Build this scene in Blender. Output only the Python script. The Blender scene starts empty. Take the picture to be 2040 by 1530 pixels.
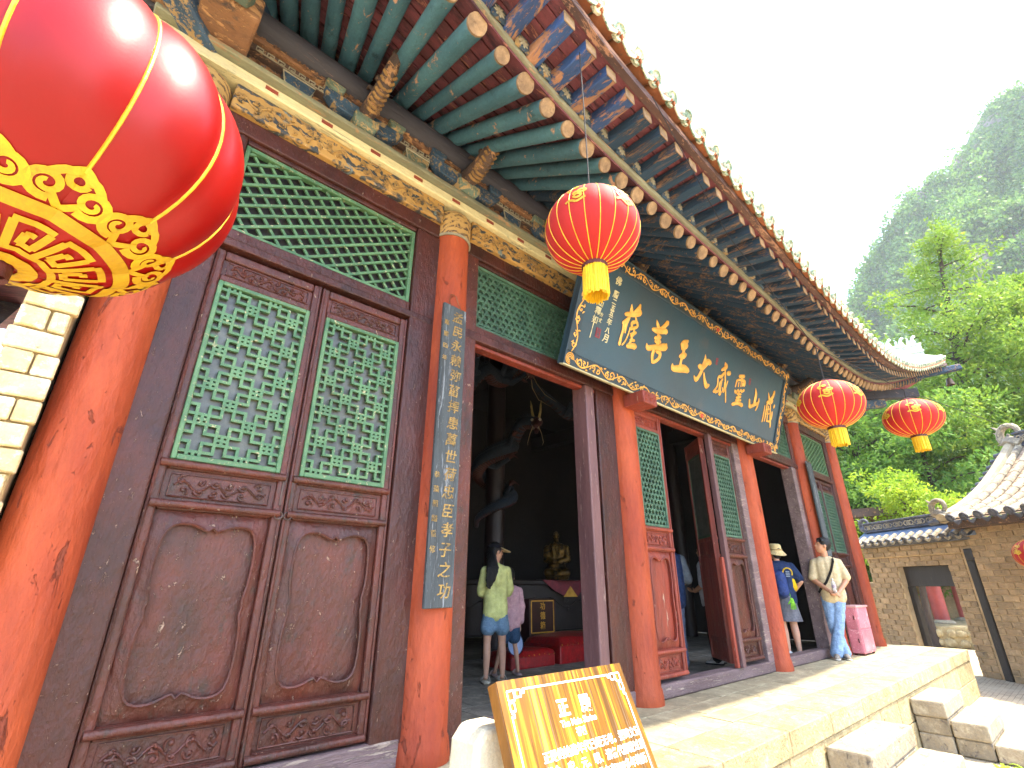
import bpy, bmesh, math, random
import numpy as np
from mathutils import Vector, Matrix, Euler

# ------------------------------------------------------------------ camera, sky, sun, exposure
SC = bpy.context.scene
COL = SC.collection
R3 = Matrix(((0.74193945, -0.25953802, -0.61819565),
             (-0.67044446, -0.27965452, -0.6872391),
             (0.00548347, 0.92435565, -0.38149254)))
cam_d = bpy.data.cameras.new('camera')
cam_d.sensor_width = 36.0
cam_d.lens = 974.0 / 2040.0 * 36.0
cam_d.clip_start = 0.05
cam_d.clip_end = 3000
cam = bpy.data.objects.new('camera', cam_d)
COL.objects.link(cam)
cam.matrix_world = Matrix.Translation((0, 0, 1.0)) @ R3.to_4x4()
SC.camera = cam

SUN = Vector((0.30, -0.363, 1.0)).normalized()          # towards the sun
sun_elev = math.asin(SUN.z)
sun_az = math.atan2(SUN.x, SUN.y)
world = bpy.data.worlds.new('World')
SC.world = world
world.use_nodes = True
wn = world.node_tree
wn.nodes.clear()
wo = wn.nodes.new('ShaderNodeOutputWorld')
wb = wn.nodes.new('ShaderNodeBackground')
wsky = wn.nodes.new('ShaderNodeTexSky')
wsky.sky_type = 'NISHITA'
wsky.sun_disc = False
wsky.sun_elevation = sun_elev
wsky.sun_rotation = sun_az
wsky.altitude = 900
wsky.air_density = 1.0
wsky.dust_density = 3.5
wsky.ozone_density = 1.0
wn.links.new(wsky.outputs[0], wb.inputs[0])
wb.inputs[1].default_value = 0.15
wn.links.new(wb.outputs[0], wo.inputs[0])
sl = bpy.data.lights.new('sun', 'SUN')
sl.energy = 2.0
sl.angle = math.radians(1.6)
sl.color = (1.0, 0.90, 0.72)
sun = bpy.data.objects.new('sun', sl)
COL.objects.link(sun)
sun.rotation_euler = SUN.to_track_quat('Z', 'Y').to_euler()
sun.location = (20, -9, 24)
SC.view_settings.view_transform = 'Standard'
SC.view_settings.look = 'None'
SC.view_settings.gamma = 1.0
SC.view_settings.use_curve_mapping = False
SC.view_settings.exposure = 3.05
SC.cycles.use_denoising = True
SC.cycles.max_bounces = 8
SC.cycles.diffuse_bounces = 5
SC.cycles.glossy_bounces = 3
SC.cycles.transparent_max_bounces = 8
SC.cycles.sample_clamp_indirect = 6.0
SC.cycles.volume_bounces = 1
SC.cycles.volume_step_rate = 4.0

# ------------------------------------------------------------------ materials
MATS = {}
def lin(h):
    if not isinstance(h, str):
        return tuple(h)
    h = h.lstrip('#')
    out = []
    for i in (0, 2, 4):
        v = int(h[i:i + 2], 16) / 255.0
        out.append(v / 12.92 if v <= 0.04045 else ((v + 0.055) / 1.055) ** 2.4)
    return tuple(out)

class NT:
    def __init__(s, name):
        s.m = bpy.data.materials.new(name)
        s.m.use_nodes = True
        s.t = s.m.node_tree
        s.t.nodes.clear()
        s.out = s.n('ShaderNodeOutputMaterial')
        s.b = s.n('ShaderNodeBsdfPrincipled')
        s.l(s.b.outputs[0], s.out.inputs[0])
    def n(s, typ, **kw):
        nd = s.t.nodes.new(typ)
        for k, v in kw.items():
            setattr(nd, k, v)
        return nd
    def l(s, a, b):
        s.t.links.new(a, b)
    def coords(s, stretch=(1, 1, 1), rnd=True):
        tc = s.n('ShaderNodeTexCoord')
        mp = s.n('ShaderNodeMapping')
        mp.inputs['Scale'].default_value = stretch
        s.l(tc.outputs['Object'], mp.inputs['Vector'])
        if rnd:
            oi = s.n('ShaderNodeObjectInfo')
            mu = s.n('ShaderNodeMath', operation='MULTIPLY')
            mu.inputs[1].default_value = 37.0
            s.l(oi.outputs['Random'], mu.inputs[0])
            cb = s.n('ShaderNodeCombineXYZ')
            for i in range(3):
                s.l(mu.outputs[0], cb.inputs[i])
            s.l(cb.outputs[0], mp.inputs['Location'])
        return mp.outputs[0]
    def noise(s, vec, scale, detail=4, rough=0.6, dist=0.0):
        nd = s.n('ShaderNodeTexNoise')
        nd.inputs['Scale'].default_value = scale
        nd.inputs['Detail'].default_value = detail
        nd.inputs['Roughness'].default_value = rough
        nd.inputs['Distortion'].default_value = dist
        s.l(vec, nd.inputs['Vector'])
        return nd.outputs['Fac']
    def voro(s, vec, scale, feature='F1'):
        nd = s.n('ShaderNodeTexVoronoi', feature=feature)
        nd.inputs['Scale'].default_value = scale
        s.l(vec, nd.inputs['Vector'])
        return nd
    def ramp(s, fac, a, b, lo=0.0, hi=1.0):
        nd = s.n('ShaderNodeMapRange')
        nd.inputs['From Min'].default_value = a
        nd.inputs['From Max'].default_value = b
        nd.inputs['To Min'].default_value = lo
        nd.inputs['To Max'].default_value = hi
        s.l(fac, nd.inputs['Value'])
        return nd.outputs[0]
    def mix(s, fac, a, b):
        nd = s.n('ShaderNodeMix', data_type='RGBA')
        if isinstance(fac, (int, float)):
            nd.inputs[0].default_value = fac
        else:
            s.l(fac, nd.inputs[0])
        for i, c in ((6, a), (7, b)):
            if isinstance(c, (tuple, list)):
                nd.inputs[i].default_value = (*c, 1)
            else:
                s.l(c, nd.inputs[i])
        return nd.outputs[2]
    def math(s, op, a, b=None):
        nd = s.n('ShaderNodeMath', operation=op)
        for i, v in enumerate((a, b)):
            if v is None:
                continue
            if isinstance(v, (int, float)):
                nd.inputs[i].default_value = v
            else:
                s.l(v, nd.inputs[i])
        return nd.outputs[0]
    def bump(s, h, strength=0.4, dist=0.01):
        nd = s.n('ShaderNodeBump')
        nd.inputs['Strength'].default_value = strength
        nd.inputs['Distance'].default_value = dist
        s.l(h, nd.inputs['Height'])
        s.l(nd.outputs[0], s.b.inputs['Normal'])
    def hue(s, col, amount):
        """per-object brightness variation"""
        oi = s.n('ShaderNodeObjectInfo')
        v = s.ramp(oi.outputs['Random'], 0, 1, 1 - amount, 1 + amount)
        hs = s.n('ShaderNodeHueSaturation')
        s.l(v, hs.inputs['Value'])
        s.l(col, hs.inputs['Color'])
        return hs.outputs[0]

def pm(name, c1, c2=None, scale=6.0, rough=0.6, bump=0.3, bscale=40.0, stretch=(1, 1, 1),
       chip=None, chip_t=0.62, chip_scale=9.0, dirt=None, dirt_t=0.55, var=0.06, metal=0.0, spec=0.5, bdist=0.006, coat=0.0, rough2=None):
    """paint / wood / stone: two-tone noise, optional worn patches of another colour, fine bump"""
    if name in MATS:
        return MATS[name]
    c1 = lin(c1)
    c2 = lin(c2) if c2 is not None else tuple(x * 0.7 for x in c1)
    t = NT(name)
    v = t.coords(stretch)
    f = t.ramp(t.noise(v, scale, 5), 0.35, 0.65)
    c = t.mix(f, c1, c2)
    fine = t.noise(v, bscale * 2.2, 5, 0.7)
    hgt = t.math('ADD', t.noise(v, bscale, 6, 0.65), t.math('MULTIPLY', t.noise(v, bscale * .27, 3), 1.3))
    if dirt is not None:
        d = t.ramp(t.noise(v, scale * 2.7, 6, 0.7), dirt_t - .04, dirt_t + 0.08)
        c = t.mix(d, c, lin(dirt))
    if chip is not None:
        k1 = t.ramp(t.noise(v, chip_scale, 8, 0.72, 0.6), chip_t - .055, chip_t - 0.02)
        k2 = t.ramp(t.noise(v, chip_scale * 4.1, 5, 0.7, 0.4), chip_t - .015, chip_t + 0.02)
        k = t.math('MAXIMUM', k1, t.math('MULTIPLY', k2, .8))
        c = t.mix(k, c, lin(chip))
        hgt = t.math('SUBTRACT', hgt, t.math('MULTIPLY', k, 0.35))
        rr = t.ramp(k, 0, 1, rough, 0.85)
        t.l(rr, t.b.inputs['Roughness'])
    else:
        t.l(t.ramp(fine, 0.3, 0.7, rough * 0.85, min(1, rough * 1.15)), t.b.inputs['Roughness'])
    grime = t.math('MULTIPLY', t.ramp(t.noise(v, scale * .35, 4, .6), .3, .7, .80, 1.16), t.ramp(fine, .3, .7, .86, 1.14))
    hs0 = t.n('ShaderNodeHueSaturation')
    t.l(grime, hs0.inputs['Value']); t.l(c, hs0.inputs['Color'])
    c = hs0.outputs[0]
    if var:
        c = t.hue(c, var)
    t.l(c, t.b.inputs['Base Color'])
    t.b.inputs['Metallic'].default_value = metal
    t.b.inputs['Specular IOR Level'].default_value = spec
    t.b.inputs['Coat Weight'].default_value = coat
    t.b.inputs['Coat Roughness'].default_value = .25
    if bump:
        t.bump(hgt, min(1.0, bump * 1.4), bdist * 1.5)
    MATS[name] = t.m
    return t.m

# ------------------------------------------------------------------ mesh helpers
class MB:
    """collects shapes, then becomes ONE mesh object"""
    def __init__(s):
        s.v = []
        s.f = []
    def add(s, vs, fs):
        o = len(s.v)
        s.v.extend([tuple(p) for p in vs])
        s.f.extend([tuple(i + o for i in f) for f in fs])
        return s
    def box(s, x0, x1, y0, y1, z0, z1):
        vs = [(x0, y0, z0), (x1, y0, z0), (x1, y1, z0), (x0, y1, z0), (x0, y0, z1), (x1, y0, z1), (x1, y1, z1), (x0, y1, z1)]
        return s.add(vs, [(0, 3, 2, 1), (4, 5, 6, 7), (0, 1, 5, 4), (1, 2, 6, 5), (2, 3, 7, 6), (3, 0, 4, 7)])
    def obox(s, c, ax, ay, az, hx, hy, hz):
        c = Vector(c); ax = Vector(ax) * hx; ay = Vector(ay) * hy; az = Vector(az) * hz
        vs = [c + i * ax + j * ay + k * az for k in (-1, 1) for i, j in ((-1, -1), (1, -1), (1, 1), (-1, 1))]
        return s.add(vs, [(0, 3, 2, 1), (4, 5, 6, 7), (0, 1, 5, 4), (1, 2, 6, 5), (2, 3, 7, 6), (3, 0, 4, 7)])
    def bar(s, p, q, w, h, up=(0, 0, 1), w2=None, h2=None):
        """square bar from p to q"""
        p = Vector(p); q = Vector(q); d = (q - p).normalized()
        sd = d.cross(Vector(up)).normalized(); u = sd.cross(d)
        w2 = w if w2 is None else w2; h2 = h if h2 is None else h2
        vs = []
        for c, a, b in ((p, w / 2, h / 2), (q, w2 / 2, h2 / 2)):
            vs += [c - sd * a - u * b, c + sd * a - u * b, c + sd * a + u * b, c - sd * a + u * b]
        return s.add(vs, [(0, 3, 2, 1), (4, 5, 6, 7), (0, 1, 5, 4), (1, 2, 6, 5), (2, 3, 7, 6), (3, 0, 4, 7)])
    def tube(s, pts, rad, n=8, caps=True, sq=1.0, up=None):
        pts = [Vector(p) for p in pts]
        m = len(pts)
        if isinstance(rad, (int, float)):
            rad = [rad] * m
        vs = []
        ref = None
        for i, p in enumerate(pts):
            d = (pts[min(i + 1, m - 1)] - pts[max(i - 1, 0)])
            d = d.normalized() if d.length > 1e-9 else Vector((0, 0, 1))
            if ref is None:
                ref = Vector(up) if up else (Vector((0, 0, 1)) if abs(d.z) < 0.9 else Vector((1, 0, 0)))
            a = d.cross(ref)
            a = a.normalized() if a.length > 1e-6 else d.orthogonal().normalized()
            b = a.cross(d)
            ref = b
            for k in range(n):
                t = 2 * math.pi * k / n
                vs.append(p + (a * math.cos(t) + b * math.sin(t) * sq) * rad[i])
        fs = []
        for i in range(m - 1):
            for k in range(n):
                k2 = (k + 1) % n
                fs.append((i * n + k, i * n + k2, (i + 1) * n + k2, (i + 1) * n + k))
        if caps:
            fs.append(tuple(range(n - 1, -1, -1)))
            fs.append(tuple((m - 1) * n + k for k in range(n)))
        return s.add(vs, fs)
    def lathe(s, prof, n=24, c=(0, 0, 0), a0=0.0, a1=2 * math.pi):
        """prof: list of (r, z)"""
        full = abs(a1 - a0 - 2 * math.pi) < 1e-6
        cols = n if full else n + 1
        vs = []
        for r, z in prof:
            for k in range(cols):
                t = a0 + (a1 - a0) * k / n
                vs.append((c[0] + r * math.cos(t), c[1] + r * math.sin(t), c[2] + z))
        fs = []
        for i in range(len(prof) - 1):
            for k in range(n):
                k2 = (k + 1) % cols
                fs.append((i * cols + k, i * cols + k2, (i + 1) * cols + k2, (i + 1) * cols + k))
        return s.add(vs, fs)
    def ellip(s, c, r, n=12, m=8, rot=None):
        vs = []; fs = []
        M = rot if rot is not None else Matrix.Identity(3)
        for i in range(m + 1):
            a = -math.pi / 2 + math.pi * i / m
            for k in range(n):
                t = 2 * math.pi * k / n
                vs.append(Vector(c) + M @ Vector((r[0] * math.cos(a) * math.cos(t), r[1] * math.cos(a) * math.sin(t), r[2] * math.sin(a))))
        for i in range(m):
            for k in range(n):
                k2 = (k + 1) % n
                fs.append((i * n + k, i * n + k2, (i + 1) * n + k2, (i + 1) * n + k))
        return s.add(vs, fs)
    def prism(s, poly, fn, d0, d1):
        """poly: 2-D outline (ccw), fn(u, v, d) -> 3-D point, extruded from d0 to d1"""
        n = len(poly)
        vs = [fn(u, v, d0) for u, v in poly] + [fn(u, v, d1) for u, v in poly]
        fs = [tuple(range(n - 1, -1, -1)), tuple(range(n, 2 * n))]
        for i in range(n):
            j = (i + 1) % n
            fs.append((i, j, n + j, n + i))
        return s.add(vs, fs)
    def grid(s, fn, nu, nv):
        vs = [fn(i / nu, j / nv) for j in range(nv + 1) for i in range(nu + 1)]
        w = nu + 1
        fs = [(j * w + i, j * w + i + 1, (j + 1) * w + i + 1, (j + 1) * w + i) for j in range(nv) for i in range(nu)]
        return s.add(vs, fs)
    def mesh(s, name):
        me = bpy.data.meshes.new(name)
        me.from_pydata(s.v, [], s.f)
        me.validate()
        bm = bmesh.new(); bm.from_mesh(me)
        bmesh.ops.recalc_face_normals(bm, faces=bm.faces)
        bm.to_mesh(me); bm.free()
        return me
    def build(s, name, mat, parent=None, smooth=False, bevel=0.0, sub=0, segs=1, ang=40):
        me = s.mesh(name)
        me.materials.append(mat)
        return link(name, me, parent, smooth, bevel, sub, segs, ang)

def link(name, me, parent=None, smooth=False, bevel=0.0, sub=0, segs=1, ang=40):
    o = bpy.data.objects.new(name, me)
    COL.objects.link(o)
    if smooth:
        me.polygons.foreach_set('use_smooth', [True] * len(me.polygons))
        if smooth != 'all':
            try:
                me.set_sharp_from_angle(angle=math.radians(ang))
            except Exception:
                pass
    if bevel:
        b = o.modifiers.new('bevel', 'BEVEL')
        b.width = bevel; b.segments = segs; b.limit_method = 'ANGLE'; b.angle_limit = math.radians(ang)
    if sub:
        m = o.modifiers.new('subdiv', 'SUBSURF'); m.levels = sub; m.render_levels = sub
    if parent is not None:
        attach(o, parent)
    return o

def root_loc(p):
    l = Vector(p.location)
    return l + (root_loc(p.parent) if (p.parent and p.get('_own')) else Vector((0, 0, 0)))

def attach(o, parent):
    o.parent = parent
    if parent.type == 'EMPTY' and parent.parent is None:
        o.matrix_parent_inverse = Matrix.Translation(-Vector(parent.location))
    # a part under a mesh part: parent's own matrix is identity in the world, nothing to undo
    return o

def thing(name, label, cat, loc=(0, 0, 0), group=None):
    o = bpy.data.objects.new(name, None)
    o.empty_display_size = 0.1
    COL.objects.link(o)
    o.location = loc
    return tag(o, label, cat, group)

def tag(o, label=None, cat=None, group=None, kind=None):
    if label: o['label'] = label
    if cat: o['category'] = cat
    if group: o['group'] = group
    if kind: o['kind'] = kind
    return o

def struct(o):
    o['kind'] = 'structure'
    return o

def interp(tab, x):
    if x <= tab[0][0]:
        (x0, a), (x1, b) = tab[0], tab[1]
        return a + (b - a) * (x - x0) / (x1 - x0)
    for (x0, a), (x1, b) in zip(tab, tab[1:]):
        if x <= x1:
            t = (x - x0) / (x1 - x0)
            return a + (b - a) * t
    (x0, a), (x1, b) = tab[-2], tab[-1]
    return b + (b - a) * (x - x1) / (x1 - x0)

def smooth_tab(tab, n=120):
    x0, x1 = tab[0][0], tab[-1][0]
    xs = np.linspace(x0, x1, n)
    ys = np.array([interp(tab, x) for x in xs])
    k = np.array([1, 2, 4, 6, 8, 6, 4, 2, 1], float); k /= k.sum()
    pad = np.concatenate([ys[0] + (ys[1] - ys[0]) * np.arange(-4, 0), ys, ys[-1] + (ys[-1] - ys[-2]) * np.arange(1, 5)])
    ys = np.convolve(pad, k, 'valid')
    return list(zip(xs.tolist(), ys.tolist()))

def text_mesh(body, size, extrude, name, mat, M, parent=None, align='CENTER', bold=0.0, shear=0.0):
    """lettering as real raised geometry (font glyphs turned into a mesh); M maps glyph plane (x right, y up, z out) into the scene"""
    cu = bpy.data.curves.new(name, 'FONT')
    cu.body = body; cu.size = size; cu.extrude = extrude
    cu.align_x = align; cu.align_y = 'CENTER'
    cu.offset = bold; cu.shear = shear
    cu.resolution_u = 3
    to = bpy.data.objects.new(name, cu)
    COL.objects.link(to)
    dg = bpy.context.evaluated_depsgraph_get()
    me = bpy.data.meshes.new_from_object(to.evaluated_get(dg))
    bpy.data.objects.remove(to); bpy.data.curves.remove(cu)
    me.transform(M)
    me.materials.clear(); me.materials.append(mat)
    me.name = name
    return link(name, me, parent)

def frame(o, u, v, n):
    """4x4: local x->u, y->v, z->n at origin o"""
    u, v, n = Vector(u).normalized(), Vector(v).normalized(), Vector(n).normalized()
    M = Matrix(((u.x, v.x, n.x, o[0]), (u.y, v.y, n.y, o[1]), (u.z, v.z, n.z, o[2]), (0, 0, 0, 1)))
    return M

rng = random.Random(7)
# ------------------------------------------------------------------ palette
M_red = pm('column_red_paint', '#a44b28', '#8c381f', 3.0, 0.6, 0.9, 16, (1, 1, 0.35), chip='#7a3a28', chip_t=0.675, chip_scale=14, coat=0.0, spec=.3, bdist=0.010)
M_red2 = pm('door_red_wood', '#8f3a26', '#6b2a1e', 5, 0.5, 0.8, 30, (1, 1, 0.2), chip='#b0917c', chip_t=0.68, chip_scale=22, bdist=.008)
M_maroon = pm('maroon_lacquer', '#5c2b20', '#40221a', 4.0, 0.38, 1.0, 30, (1, 1, 0.6), chip='#b09480', chip_t=0.675, chip_scale=30, coat=0.12, spec=.4, dirt='#3a2a22', dirt_t=.60, bdist=0.010)
M_dmaroon = pm('dark_maroon_lacquer', '#4c231a', '#321813', 4.0, 0.42, 0.8, 30, (1, 1, 0.5), chip='#9a8070', chip_t=0.68, chip_scale=34, coat=0.08, spec=.4, bdist=0.009)
M_green = pm('green_lattice_paint', '#577a52', '#3d6645', 9, 0.55, 0.3, 60, chip='#aaa582', chip_t=0.65, chip_scale=30)
M_dgreen = pm('dark_green_lattice_paint', '#43644e', '#2d4d3c', 9, 0.55, 0.3, 60, chip='#8a927a', chip_t=0.67, chip_scale=30)
M_pane = pm('dusty_pane', '#57594f', '#34352f', 7, 0.35, 0.15, 50)
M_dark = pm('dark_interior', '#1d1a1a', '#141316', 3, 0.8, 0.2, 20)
M_teal = pm('rafter_teal_paint', '#4a7684', '#365f70', 3, 0.65, 0.5, 26, (1, 0.5, 0.5), chip='#bd9377', chip_t=0.665, chip_scale=9, dirt='#1f3f49', dirt_t=0.62, bdist=0.01, var=0.12)
M_worn = pm('rafter_worn_wood', '#99755a', '#6e5548', 3, 0.8, 0.7, 30, (3, 0.5, 2), chip='#1f3d57', chip_t=0.50, chip_scale=5, dirt='#3b3436', dirt_t=0.58, bdist=0.015, var=0.12)
M_blue = pm('flying_rafter_blue_paint', '#30528a', '#22406e', 3, 0.6, 0.5, 30, (2, 0.6, 1), chip='#a57a5e', chip_t=0.585, chip_scale=5, dirt='#8a5b4a', dirt_t=0.66, bdist=0.012, var=0.1)
M_end = pm('bare_end_grain', '#9c805f', '#735c44', 12, 0.85, 0.6, 40, chip='#7f6650', chip_t=0.66, chip_scale=18)
M_plank = pm('plank_faded_red', '#8a4850', '#65363e', 3, 0.75, 0.5, 26, (0.5, 2, 1), chip='#b07560', chip_t=0.65, chip_scale=6, dirt='#4a2a35', var=0.12)
M_batten = pm('batten_grey_paint', '#8e9079', '#77735f', 5, 0.8, 0.5, 30, (0.3, 1, 1), chip='#b89878', chip_t=0.64, chip_scale=8)
M_dbatten = pm('outer_batten_dark', '#5b4038', '#3e2c2b', 5, 0.8, 0.5, 30, (0.3, 1, 1), chip='#96705a', chip_t=0.62, chip_scale=9)
M_clay = pm('clay_tile', '#b06f45', '#96583a', 4, 0.85, 0.5, 30, dirt='#6f5540', dirt_t=0.6, var=0.22)
M_glaze = pm('green_glazed_tile', '#8fa58a', '#6f8c78', 10, 0.35, 0.4, 30, chip='#d3cfb4', chip_t=0.56, chip_scale=14, dirt='#44604c', var=0.14)
M_roof = pm('grey_green_roof', '#9a9d8c', '#7c8676', 3, 0.7, 0.5, 20, dirt='#c9c6b2')
M_cream = pm('cream_band_paint', '#cfc496', '#b5ad88', 4, 0.6, 0.25, 30, (0.3, 1, 1), chip='#8f8f76', chip_t=0.64, chip_scale=5)
M_sage = pm('sage_board_paint', '#86866c', '#6f705e', 4, 0.7, 0.4, 30, (0.3, 1, 1), chip='#a08060', chip_t=0.62, chip_scale=7)
M_purlin = pm('purlin_dark_wood', '#3a3942', '#2d2c36', 4, 0.7, 0.5, 24, (0.25, 2, 2), chip='#6d5d5a', chip_t=0.66, chip_scale=5)
M_brown = pm('carved_wood_brown', '#8f6645', '#6d4c36', 5, 0.75, 0.7, 30, (0.5, 1, 1.5), chip='#b88c60', chip_t=0.60, chip_scale=9, dirt='#3b3331', dirt_t=0.60, bdist=0.012)
M_dbrown = pm('bracket_dark_wood', '#5a463c', '#40332f', 5, 0.75, 0.6, 30, (0.5, 1, 1), chip='#a77f58', chip_t=0.63, chip_scale=10)
M_bblue = pm('bracket_blue_paint', '#35506a', '#243a4e', 6, 0.65, 0.4, 30, chip='#9a8058', chip_t=0.60, chip_scale=9, var=0.15)
M_bgreen = pm('bracket_green_paint', '#66776a', '#4b5c50', 6, 0.65, 0.4, 30, chip='#a58a60', chip_t=0.59, chip_scale=9, var=0.15)
M_ochre = pm('faded_ochre', '#a8854a', '#86663a', 8, .75, .4, 40, chip='#4a4438', chip_t=.60, chip_scale=16)
M_gold = pm('gold_paint', '#d9a63e', '#b98429', 8, 0.45, 0.25, 40, chip='#8a6a34', chip_t=0.70, chip_scale=20)
M_fret = pm('fret_pale_paint', '#a39e88', '#8a8471', 8, 0.8, 0.2, 40)
M_thresh = pm('threshold_grey_wood', '#7b6766', '#5d4a4a', 4, 0.55, 0.6, 30, (0.3, 2, 2), chip='#9c8c7e', chip_t=0.62, chip_scale=16)
M_mauve = pm('post_mauve_wood', '#6b4b4a', '#53383a', 5, 0.5, 0.5, 30, (1, 1, 0.15), chip='#8f7870', chip_t=0.66, chip_scale=20)

def painted_beam_material(name, base, dark, mid, pale, sc):
    """faded polychrome: scrolls of dark blue and pale gold over ochre"""
    t = NT(name)
    v = t.coords((1, 1, 1), rnd=True)
    w = t.voro(v, 5.2 * sc)
    n1 = t.noise(v, 7 * sc, 6, 0.65, 1.6)
    n2 = t.noise(v, 16 * sc, 7, 0.7, 2.2)
    c = t.mix(t.ramp(t.noise(v, 3, 4), 0.35, 0.65), lin(base), tuple(x * 0.7 for x in lin(base)))
    sw = t.n('ShaderNodeTexWave', wave_type='RINGS')
    sw.inputs['Scale'].default_value = 5.5 * sc
    sw.inputs['Distortion'].default_value = 9.0
    sw.inputs['Detail'].default_value = 3
    t.l(v, sw.inputs['Vector'])
    k = t.math('MULTIPLY', t.ramp(sw.outputs['Fac'], 0.52, 0.62), t.ramp(n1, 0.42, 0.52))
    c = t.mix(k, c, lin(dark))
    c = t.mix(t.math('MULTIPLY', t.ramp(w.outputs['Distance'], 0.28, 0.22), t.ramp(n1, 0.55, 0.60)), c, lin(mid))
    c = t.mix(t.ramp(n2, 0.63, 0.66), c, lin(pale))
    c = t.mix(t.ramp(t.noise(v, 4.5, 6, 0.7), 0.60, 0.70), c, tuple(x * 0.45 for x in lin(base)))
    t.l(c, t.b.inputs['Base Color'])
    t.b.inputs['Roughness'].default_value = 0.65
    t.bump(t.math('ADD', k, n2), 0.3, 0.005)
    return t.m
M_pbeam = painted_beam_material('painted_beam', '#b28a4a', '#33383e', '#66767a', '#d3bb86', 1.0)
M_carved = painted_beam_material('painted_carved_band', '#8b6646', '#2c2f3a', '#3b5a6c', '#bfa06e', 1.5)
M_pbeam2 = None
M_cap = painted_beam_material('column_cap_paint', '#c09a5c', '#5c4433', '#7c8a7c', '#d8c8a0', 1.2)

# ------------------------------------------------------------------ hall
CX = [-0.02, 2.04, 4.465, 7.53, 9.955, 12.015]
CY, CR = 3.12, 0.172
hall = thing('temple_hall', 'old timber temple hall with red columns, green lattice doors and deep tiled eaves', 'temple', (6.0, 3.12, 0))

# columns
for x in CX:
    rr = CR * (0.94 if x < 0.5 else 1.0)
    b = MB().lathe([(0, 0), (rr + .022, 0), (rr + .024, .03), (rr + .012, .12), (rr + .002, .14), (rr, 1.2), (rr - .004, 2.4), (rr - .01, 3.9), (0, 3.9)], 36, (x, CY, 0))
    c = b.build('column', M_red, hall, smooth=True)
    MB().lathe([(0, 3.895), (rr + .002, 3.895), (rr + .004, 4.13), (rr - .02, 4.17), (0, 4.17)], 32, (x, CY, 0)).build('painted_cap', M_cap, c, smooth=True)
    MB().lathe([(rr - .005, 3.885), (rr + .008, 3.885), (rr + .008, 3.905), (rr - .005, 3.905)], 32, (x, CY, 0)).build('cap_band', M_fret, c, smooth=True)

# beams over the columns
for i in range(5):
    x0, x1 = CX[i] + CR - .01, CX[i + 1] - CR + .01
    MB().box(x0, x1, 3.015, 3.26, 4.0, 4.213).build('painted_beam', M_pbeam, hall, bevel=.012, segs=2)
    MB().box(x0, x1, 3.06, 3.2, 3.862, 4.0).build('door_head_beam', M_dmaroon, hall, bevel=.01, segs=2)
MB().box(-.35, 12.35, 2.965, 3.3, 4.216, 4.305).build('cream_board', M_cream, hall, bevel=.008)
MB().box(-.38, 12.38, 2.90, 3.33, 4.308, 4.352).build('sage_board', M_sage, hall, bevel=.008)
for i in range(30):
    x = 0.30 + i * .405
    MB().box(x, x + .085, 2.958, 2.97, 4.246, 4.275).build('red_mark', pm('red_mark', '#8f3f2c', '#7a3527'), hall)
MB().box(-.3, 12.3, 3.02, 3.3, 4.352, 4.80).build('bracket_backing', M_carved, hall)
for i in range(5):
    MB().box(CX[i] + .06, CX[i + 1] - .06, 2.93, 3.02, 4.60, 4.735).build('carved_beam', M_brown, hall, bevel=.014, segs=2)
    MB().box(CX[i] + .06, CX[i + 1] - .06, 2.965, 3.02, 4.737, 4.79).build('carved_beam', M_carved, hall, bevel=.008)
    MB().box(CX[i] + .1, CX[i + 1] - .1, 2.955, 3.018, 4.515, 4.575).build('fret_board', M_dbrown, hall)
    fr = MB()                                        # key fret
    x = CX[i] + .2
    while x < CX[i + 1] - .26:
        z0, z1, y0, y1, w = 4.523, 4.567, 2.949, 2.957, .006
        for a, b_, c, d in ((0, .05, z1 - w, z1), (0, w, z0, z1), (.05 - w, .05, z0 + .012, z1), (.018, .05, z0 + .012, z0 + .012 + w), (.0, .075, z0, z0 + w)):
            fr.box(x + a, x + b_, y0, y1, c, d)
        x += .075
    fr.build('key_fret', M_fret, hall)
RELIEF = []
for i in range(5):
    for q in range(2):
        a = CX[i] + .12 + (CX[i + 1] - CX[i] - .24) * q / 2; c = a + (CX[i + 1] - CX[i] - .24) / 2 - .04
        RELIEF.append((a, c, 4.612, 4.722, 2.927, 100 + i * 2 + q, .0095, 'M_brown'))
        RELIEF.append((a, c, 4.385, 4.50, 3.012, 200 + i * 2 + q, .010, 'M_brown'))
        RELIEF.append((a + .05, c - .02, 4.03, 4.165, 3.010, 300 + i * 2 + q, .0085, 'M_ochre'))
MB().tube([(-1.9, 2.95, 4.98), (-.9, 2.95, 4.80), (0, 2.95, 4.745), (12, 2.95, 4.745), (12.9, 2.95, 4.82), (13.9, 2.95, 5.02)], .112, 16).build('purlin', M_purlin, hall, smooth=True)

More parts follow.
